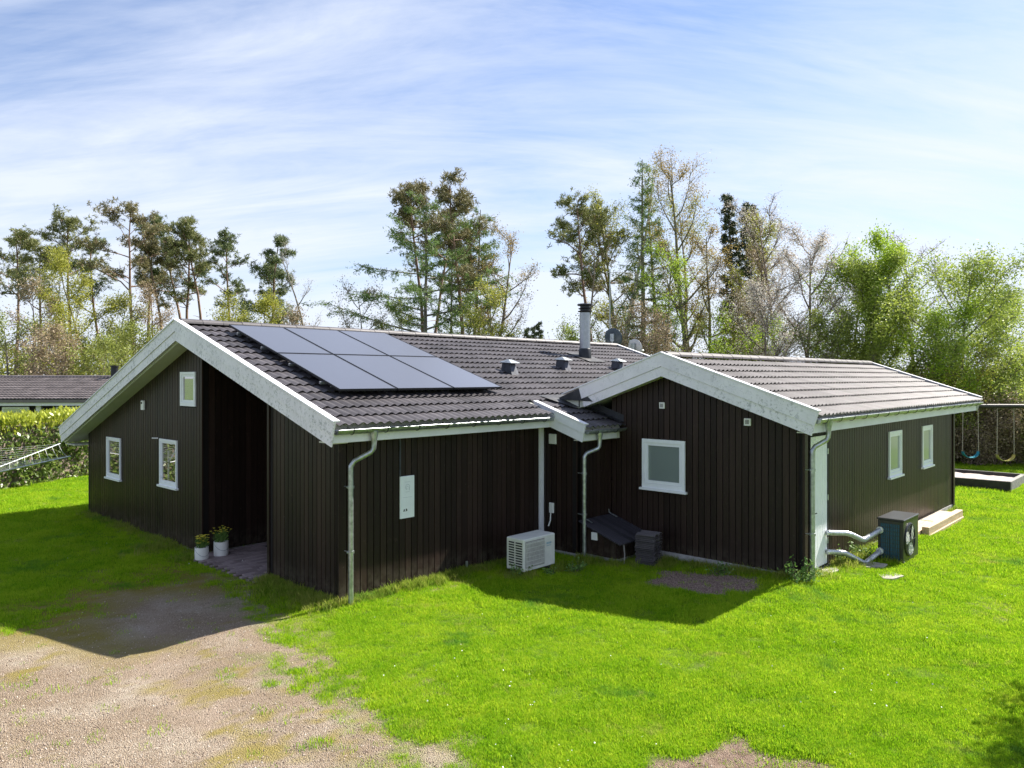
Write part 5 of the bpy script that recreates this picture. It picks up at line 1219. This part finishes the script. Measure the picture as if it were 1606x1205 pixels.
# ------------------------------------------------------------------ scattered ground cover
def scatter(name, pts, rot, scl, idx, protos, label, parent=None):
    coll = bpy.data.collections.new(name+'_forms')
    for pmesh in protos: coll.objects.link(bpy.data.objects.new(pmesh.name, pmesh))
    me = bpy.data.meshes.new(name); me.vertices.add(len(pts)); me.vertices.foreach_set('co', np.asarray(pts, np.float32).ravel())
    for an, ty, arr in (('rot', 'FLOAT_VECTOR', rot), ('scl', 'FLOAT', scl), ('idx', 'INT', idx)):
        at = me.attributes.new(an, ty, 'POINT'); at.data.foreach_set('vector' if ty == 'FLOAT_VECTOR' else 'value', np.asarray(arr, np.int32 if ty == 'INT' else np.float32).ravel())
    me.update(); o = mkobj(name, me, parent); tag(o, label=label, kind='stuff')
    g = bpy.data.node_groups.new(name, 'GeometryNodeTree'); g.interface.new_socket('Geometry', in_out='INPUT', socket_type='NodeSocketGeometry'); g.interface.new_socket('Geometry', in_out='OUTPUT', socket_type='NodeSocketGeometry')
    gi = g.nodes.new('NodeGroupInput'); go = g.nodes.new('NodeGroupOutput'); iop = g.nodes.new('GeometryNodeInstanceOnPoints'); ci = g.nodes.new('GeometryNodeCollectionInfo')
    ci.inputs[0].default_value = coll; ci.inputs['Separate Children'].default_value = True; ci.inputs['Reset Children'].default_value = True
    def na(nm, ty): n = g.nodes.new('GeometryNodeInputNamedAttribute'); n.data_type = ty; n.inputs[0].default_value = nm; return n.outputs[0]
    g.links.new(gi.outputs[0], iop.inputs['Points']); g.links.new(ci.outputs[0], iop.inputs['Instance']); iop.inputs['Pick Instance'].default_value = True
    g.links.new(na('idx', 'INT'), iop.inputs['Instance Index']); g.links.new(na('rot', 'FLOAT_VECTOR'), iop.inputs['Rotation']); g.links.new(na('scl', 'FLOAT'), iop.inputs['Scale']); g.links.new(iop.outputs[0], go.inputs[0])
    md = o.modifiers.new('scatter', 'NODES'); md.node_group = g; return o
def tuft(name, n, h, r, wd, mm, seed, lean=.5):
    rng = np.random.default_rng(seed); V = []; F = []
    for k in range(n):
        a = rng.uniform(0, 6.28); rr = r*math.sqrt(rng.uniform()); x, y = rr*math.cos(a), rr*math.sin(a); hh = h*rng.uniform(.5, 1.15); b = rng.uniform(0, 6.28); l = lean*hh*rng.uniform(.1, 1); ca, sa = math.cos(b), math.sin(b); w = wd*rng.uniform(.7, 1.2)
        i = len(V); V += [(x-sa*w, y+ca*w, 0), (x+sa*w, y-ca*w, 0), (x+ca*l*.4+sa*w*.8, y+sa*l*.4-ca*w*.8, hh*.6), (x+ca*l*.4-sa*w*.8, y+sa*l*.4+ca*w*.8, hh*.6), (x+ca*l, y+sa*l, hh)]
        F += [(i, i+1, i+2, i+3), (i+3, i+2, i+4, i+4)]
    me = bpy.data.meshes.new(name); me.from_pydata(V, [], [tuple(dict.fromkeys(f)) for f in F]); me.materials.append(mm); return me
rng = np.random.default_rng(99)
def sample(n_, dmin, dmax, pw, xm=.74):
    # distance distribution; keep only the wedge in front of the camera
    u_ = rng.uniform(size=n_); D = (dmin**(1-pw)+(dmax**(1-pw)-dmin**(1-pw))*u_)**(1/(1-pw)); X = rng.uniform(-xm, xm, n_)*D; return X, D
X, D = sample(400000, 5.6, 34, 1.15)
g_, mo, so2, chp, dry = masks(X, D)
u_, v_ = UV(X, D)
ok = ~in_house(X, D, .03) & (rng.uniform(size=len(X)) > np.clip(g_*1.7*(1-.35*(mo > .45)), 0, .996)) & (rng.uniform(size=len(X)) > mo*.6) & (rng.uniform(size=len(X)) > np.clip(so2*1.4, 0, .97)) & (rng.uniform(size=len(X)) > np.clip(chp*1.4, 0, .97)) & (rng.uniform(size=len(X)) > dry*.55)
ok &= ~((u_ > -.36) & (u_ < 2) & (v_ > 1.74) & (v_ < 4.3)); ok &= ~((u_ > 18.6) & (u_ < 20.7) & (v_ > -4.8) & (v_ < -1.8))
dens_n = fbm(X*2.2, D*2.2, 41); hf = fbm(X*9, D*9, 47, 3); ok &= rng.uniform(size=len(X)) < np.clip(.50+dens_n*.75, 0, 1)*np.clip((hf-.30)*5, .12, 1)
X, D, dn = X[ok], D[ok], dens_n[ok]
n_ = len(X); pts = np.stack([X, D, gz(X, D)-.004], 1); rot = np.stack([rng.normal(size=n_)*.08, rng.normal(size=n_)*.08, rng.uniform(0, 6.28, n_)], 1)
scl = rng.uniform(.6, 1.15, n_)*(0.35+1.25*dn)*(1+np.clip((D-9)/14, 0, .9))
protos = [tuft('grass_tuft_%d' % k, 22, .040, .090, .0026, M['grass'], 300+k, .9) for k in range(4)]
scatter('lawn_grass', pts, rot, scl, rng.integers(0, 4, n_), protos, 'short bright green grass of the lawn')
# taller weeds and grass along the walls
def wallpts(segs, n, spread):
    P_ = []
    for (a, b, wgt) in segs:
        k = int(n*wgt); t = rng.uniform(size=k); s = np.abs(rng.normal(size=k))*spread
        ax_, ay_ = a; bx_, by_ = b; ux = ax_+(bx_-ax_)*t; vy = ay_+(by_-ay_)*t; dx, dy = bx_-ax_, by_-ay_; l = math.hypot(dx, dy); nx_, ny_ = dy/l, -dx/l
        P_.append(np.stack([ux+nx_*s, vy+ny_*s], 1))
    return np.concatenate(P_)
sg_ = [((-.0, 0.0), (4.3, 0.0), 1.0), ((4.38, -.9), (4.45, -1.7), .15), ((4.45, -1.65), (5.4, -1.68), .15), ((5.38, -1.7), (5.38, -4.4), .35), ((5.5, -4.45), (14.4, -4.45), .8), ((-.02, 10.3), (-.02, 4.2), .45), ((-.02, 1.95), (-.02, 0.0), .7)]
# orient segments so the normal points outwards
W_ = wallpts(sg_, 900, .14); P_ = np.array([WP(a_, b_)[:2] for a_, b_ in W_]); keep = ~in_house(P_[:, 0], P_[:, 1], .02); P_ = P_[keep]
n_ = len(P_); pts = np.concatenate([P_, gz(P_[:, 0], P_[:, 1])[:, None]-.005], 1); rot = np.stack([rng.normal(size=n_)*.15, rng.normal(size=n_)*.15, rng.uniform(0, 6.28, n_)], 1)
protos = [tuft('tall_tuft_%d' % k, 20, .11, .06, .0036, M['tallgrass'], 330+k, .9) for k in range(3)]
scatter('wall_grass', pts, rot, rng.uniform(.35, 1.2, n_)*(.5+fbm(P_[:, 0]*1.5, P_[:, 1]*1.5, 8)), rng.integers(0, 3, n_), protos, 'uneven taller grass along the foot of the walls')
# clumps: entrance corner, sand box, heat pump
CL = []
for (px_, py_, r_, k) in ((450, 930, .45, 170), (480, 945, .3, 100), (520, 950, .25, 90), (1400, 890, .18, 60), (1310, 895, .25, 80), (1340, 885, .25, 70), (1100, 892, .2, 50), (815, 905, .25, 70), (880, 895, .2, 40), (1040, 890, .15, 40), (240, 862, .3, 60), (660, 912, .25, 70), (290, 878, .2, 40), (920, 885, .15, 40)):
    c = PX(px_, py_); CL.append(np.stack([c[0]+rng.normal(size=k)*r_*.6, c[1]+rng.normal(size=k)*r_*.6], 1))
P_ = np.concatenate(CL); keep = ~in_house(P_[:, 0], P_[:, 1], .02); P_ = P_[keep]; n_ = len(P_); pts = np.concatenate([P_, gz(P_[:, 0], P_[:, 1])[:, None]-.005], 1); rot = np.stack([rng.normal(size=n_)*.2, rng.normal(size=n_)*.2, rng.uniform(0, 6.28, n_)], 1)
scatter('grass_clumps', pts, rot, rng.uniform(.5, 1.3, n_), rng.integers(0, 3, n_), protos, 'tousled grass clumps by the entrance and wall corners')
# daisies / clover flecks
X, D = sample(800, 6, 30, 1.1); g_, mo, so2, chp, dry = masks(X, D); cn = fbm(X*.8+3, D*.8, 61); ok = (g_ < .1) & ~in_house(X, D, .1) & (cn > .52) & (so2 < .1)
X, D = X[ok], D[ok]; n_ = len(X)
V = [(0, 0, 0)]; F = []
for k in range(7): a = 2*math.pi*k/7; V.append((.011*math.cos(a), .011*math.sin(a), .002))
F = [(0, k+1, (k+1) % 7+1) for k in range(7)]; dm = bpy.data.meshes.new('daisy_head'); dm.from_pydata(V, [], F); dm.materials.append(M['daisy'])
scatter('daisies', np.stack([X, D, gz(X, D)+.045], 1), np.stack([rng.normal(size=n_)*.5, rng.normal(size=n_)*.5, rng.uniform(0, 6, n_)], 1), rng.uniform(.3, .75, n_), np.zeros(n_), [dm], 'tiny white daisies in the lawn')
# pebbles on the drive
import bmesh
pb = []
for k in range(4):
    bm = bmesh.new(); bmesh.ops.create_icosphere(bm, subdivisions=1, radius=.5); rr = random.Random(k)
    for v in bm.verts: v.co *= rr.uniform(.75, 1.15); v.co.z *= .6
    me = bpy.data.meshes.new('pebble_%d' % k); bm.to_mesh(me); bm.free(); me.materials.append(M['pebble']); pb.append(me)
X, D = sample(105000, 5.4, 15, 1.2); g_, mo, so2, chp, dry = masks(X, D); ok = (rng.uniform(size=len(X)) < np.clip(g_*1.2+chp*1.3+so2*.4, 0, 1)*(1-mo*.9)) & ~in_house(X, D, .05)
u_, v_ = UV(X, D); ok &= ~((u_ > -.36) & (u_ < 2) & (v_ > 1.74) & (v_ < 4.3)); X, D = X[ok], D[ok]; n_ = len(X)
scatter('gravel', np.stack([X, D, gz(X, D)+.002], 1), rng.uniform(0, 6.28, (n_, 3)), .006+.014*rng.uniform(size=n_)**3, rng.integers(0, 4, n_), pb, 'loose pale gravel stones on the driveway')
# leafy weeds
def weed(px_, py_, r_, h_, n, seed, label, flowers=0, leaf=.06, nm='weed'):
    rn = np.random.default_rng(seed); c = PX(px_, py_); e = empty(nm, (c[0], c[1], float(gz(c[0], c[1]))), 0, label=label, cat='plant'); T = Tubes(); C = []
    for k in range(int(8+r_*30)):
        s_, _ = curve((rn.normal()*r_*.3, rn.normal()*r_*.3, 0), azd(rn.uniform(0, 6.3), rn.uniform(.7, 1.4)), h_*rn.uniform(.6, 1.1), 3, rn, .15); T.add(s_, [.006, .005, .004, .002], 3)
        C.append(s_[rn.integers(1, 4, n)]+rn.normal(size=(n, 3))*r_*.22)
    C = np.concatenate(C); C[:, 2] = np.maximum(C[:, 2], .015); V_, F_ = quads(C, leaf, rn, flat=.5); mkobj('stems', T.mesh('stems', BM['green']), e); mkobj('leaves', np_mesh('leaves', V_, F_, LM['weed']), e)
    if flowers:
        f = MB()
        for k in range(flowers): f.lathe([(.022, 0), (.026, .008), (.012, .016)], 8, (rn.normal()*r_*.6, rn.normal()*r_*.6, h_*rn.uniform(.6, 1.0)))
        f.build('flowers', M['yellow'], e)
    return e
weed(1258, 926, .20, .32, 26, 1, 'bushy leafy weed at the wing corner below the downpipe')
weed(1316, 893, .16, .20, 14, 2, 'low weeds with yellow dandelions right of the white door', flowers=4, leaf=.05, nm='dandelion_plant')
weed(1348, 884, .18, .26, 16, 3, 'green weeds under the silver insulated pipes', leaf=.05)
weed(905, 896, .12, .16, 14, 4, 'small weed at the foot of the middle downpipe', leaf=.05)
weed(812, 905, .16, .18, 16, 5, 'small leafy weed in front of the air conditioner', leaf=.05)
weed(1132, 905, .18, .16, 14, 6, 'low weed growing beside the bark chips at the wing wall', leaf=.05)
weed(862, 903, .12, .12, 12, 7, 'tiny weed between air conditioner and middle downpipe', leaf=.045)
# young tree outside the right edge whose shade falls on the lawn
T_('decid', 1800, 400, 8.8, 235, 77, 'deciduous_tree', 'young garden tree just beyond the right edge of the lawn', 'maple', 'green', None, nleaf=7560, leaf=.075, n1=14, base=.45, spread=.12)
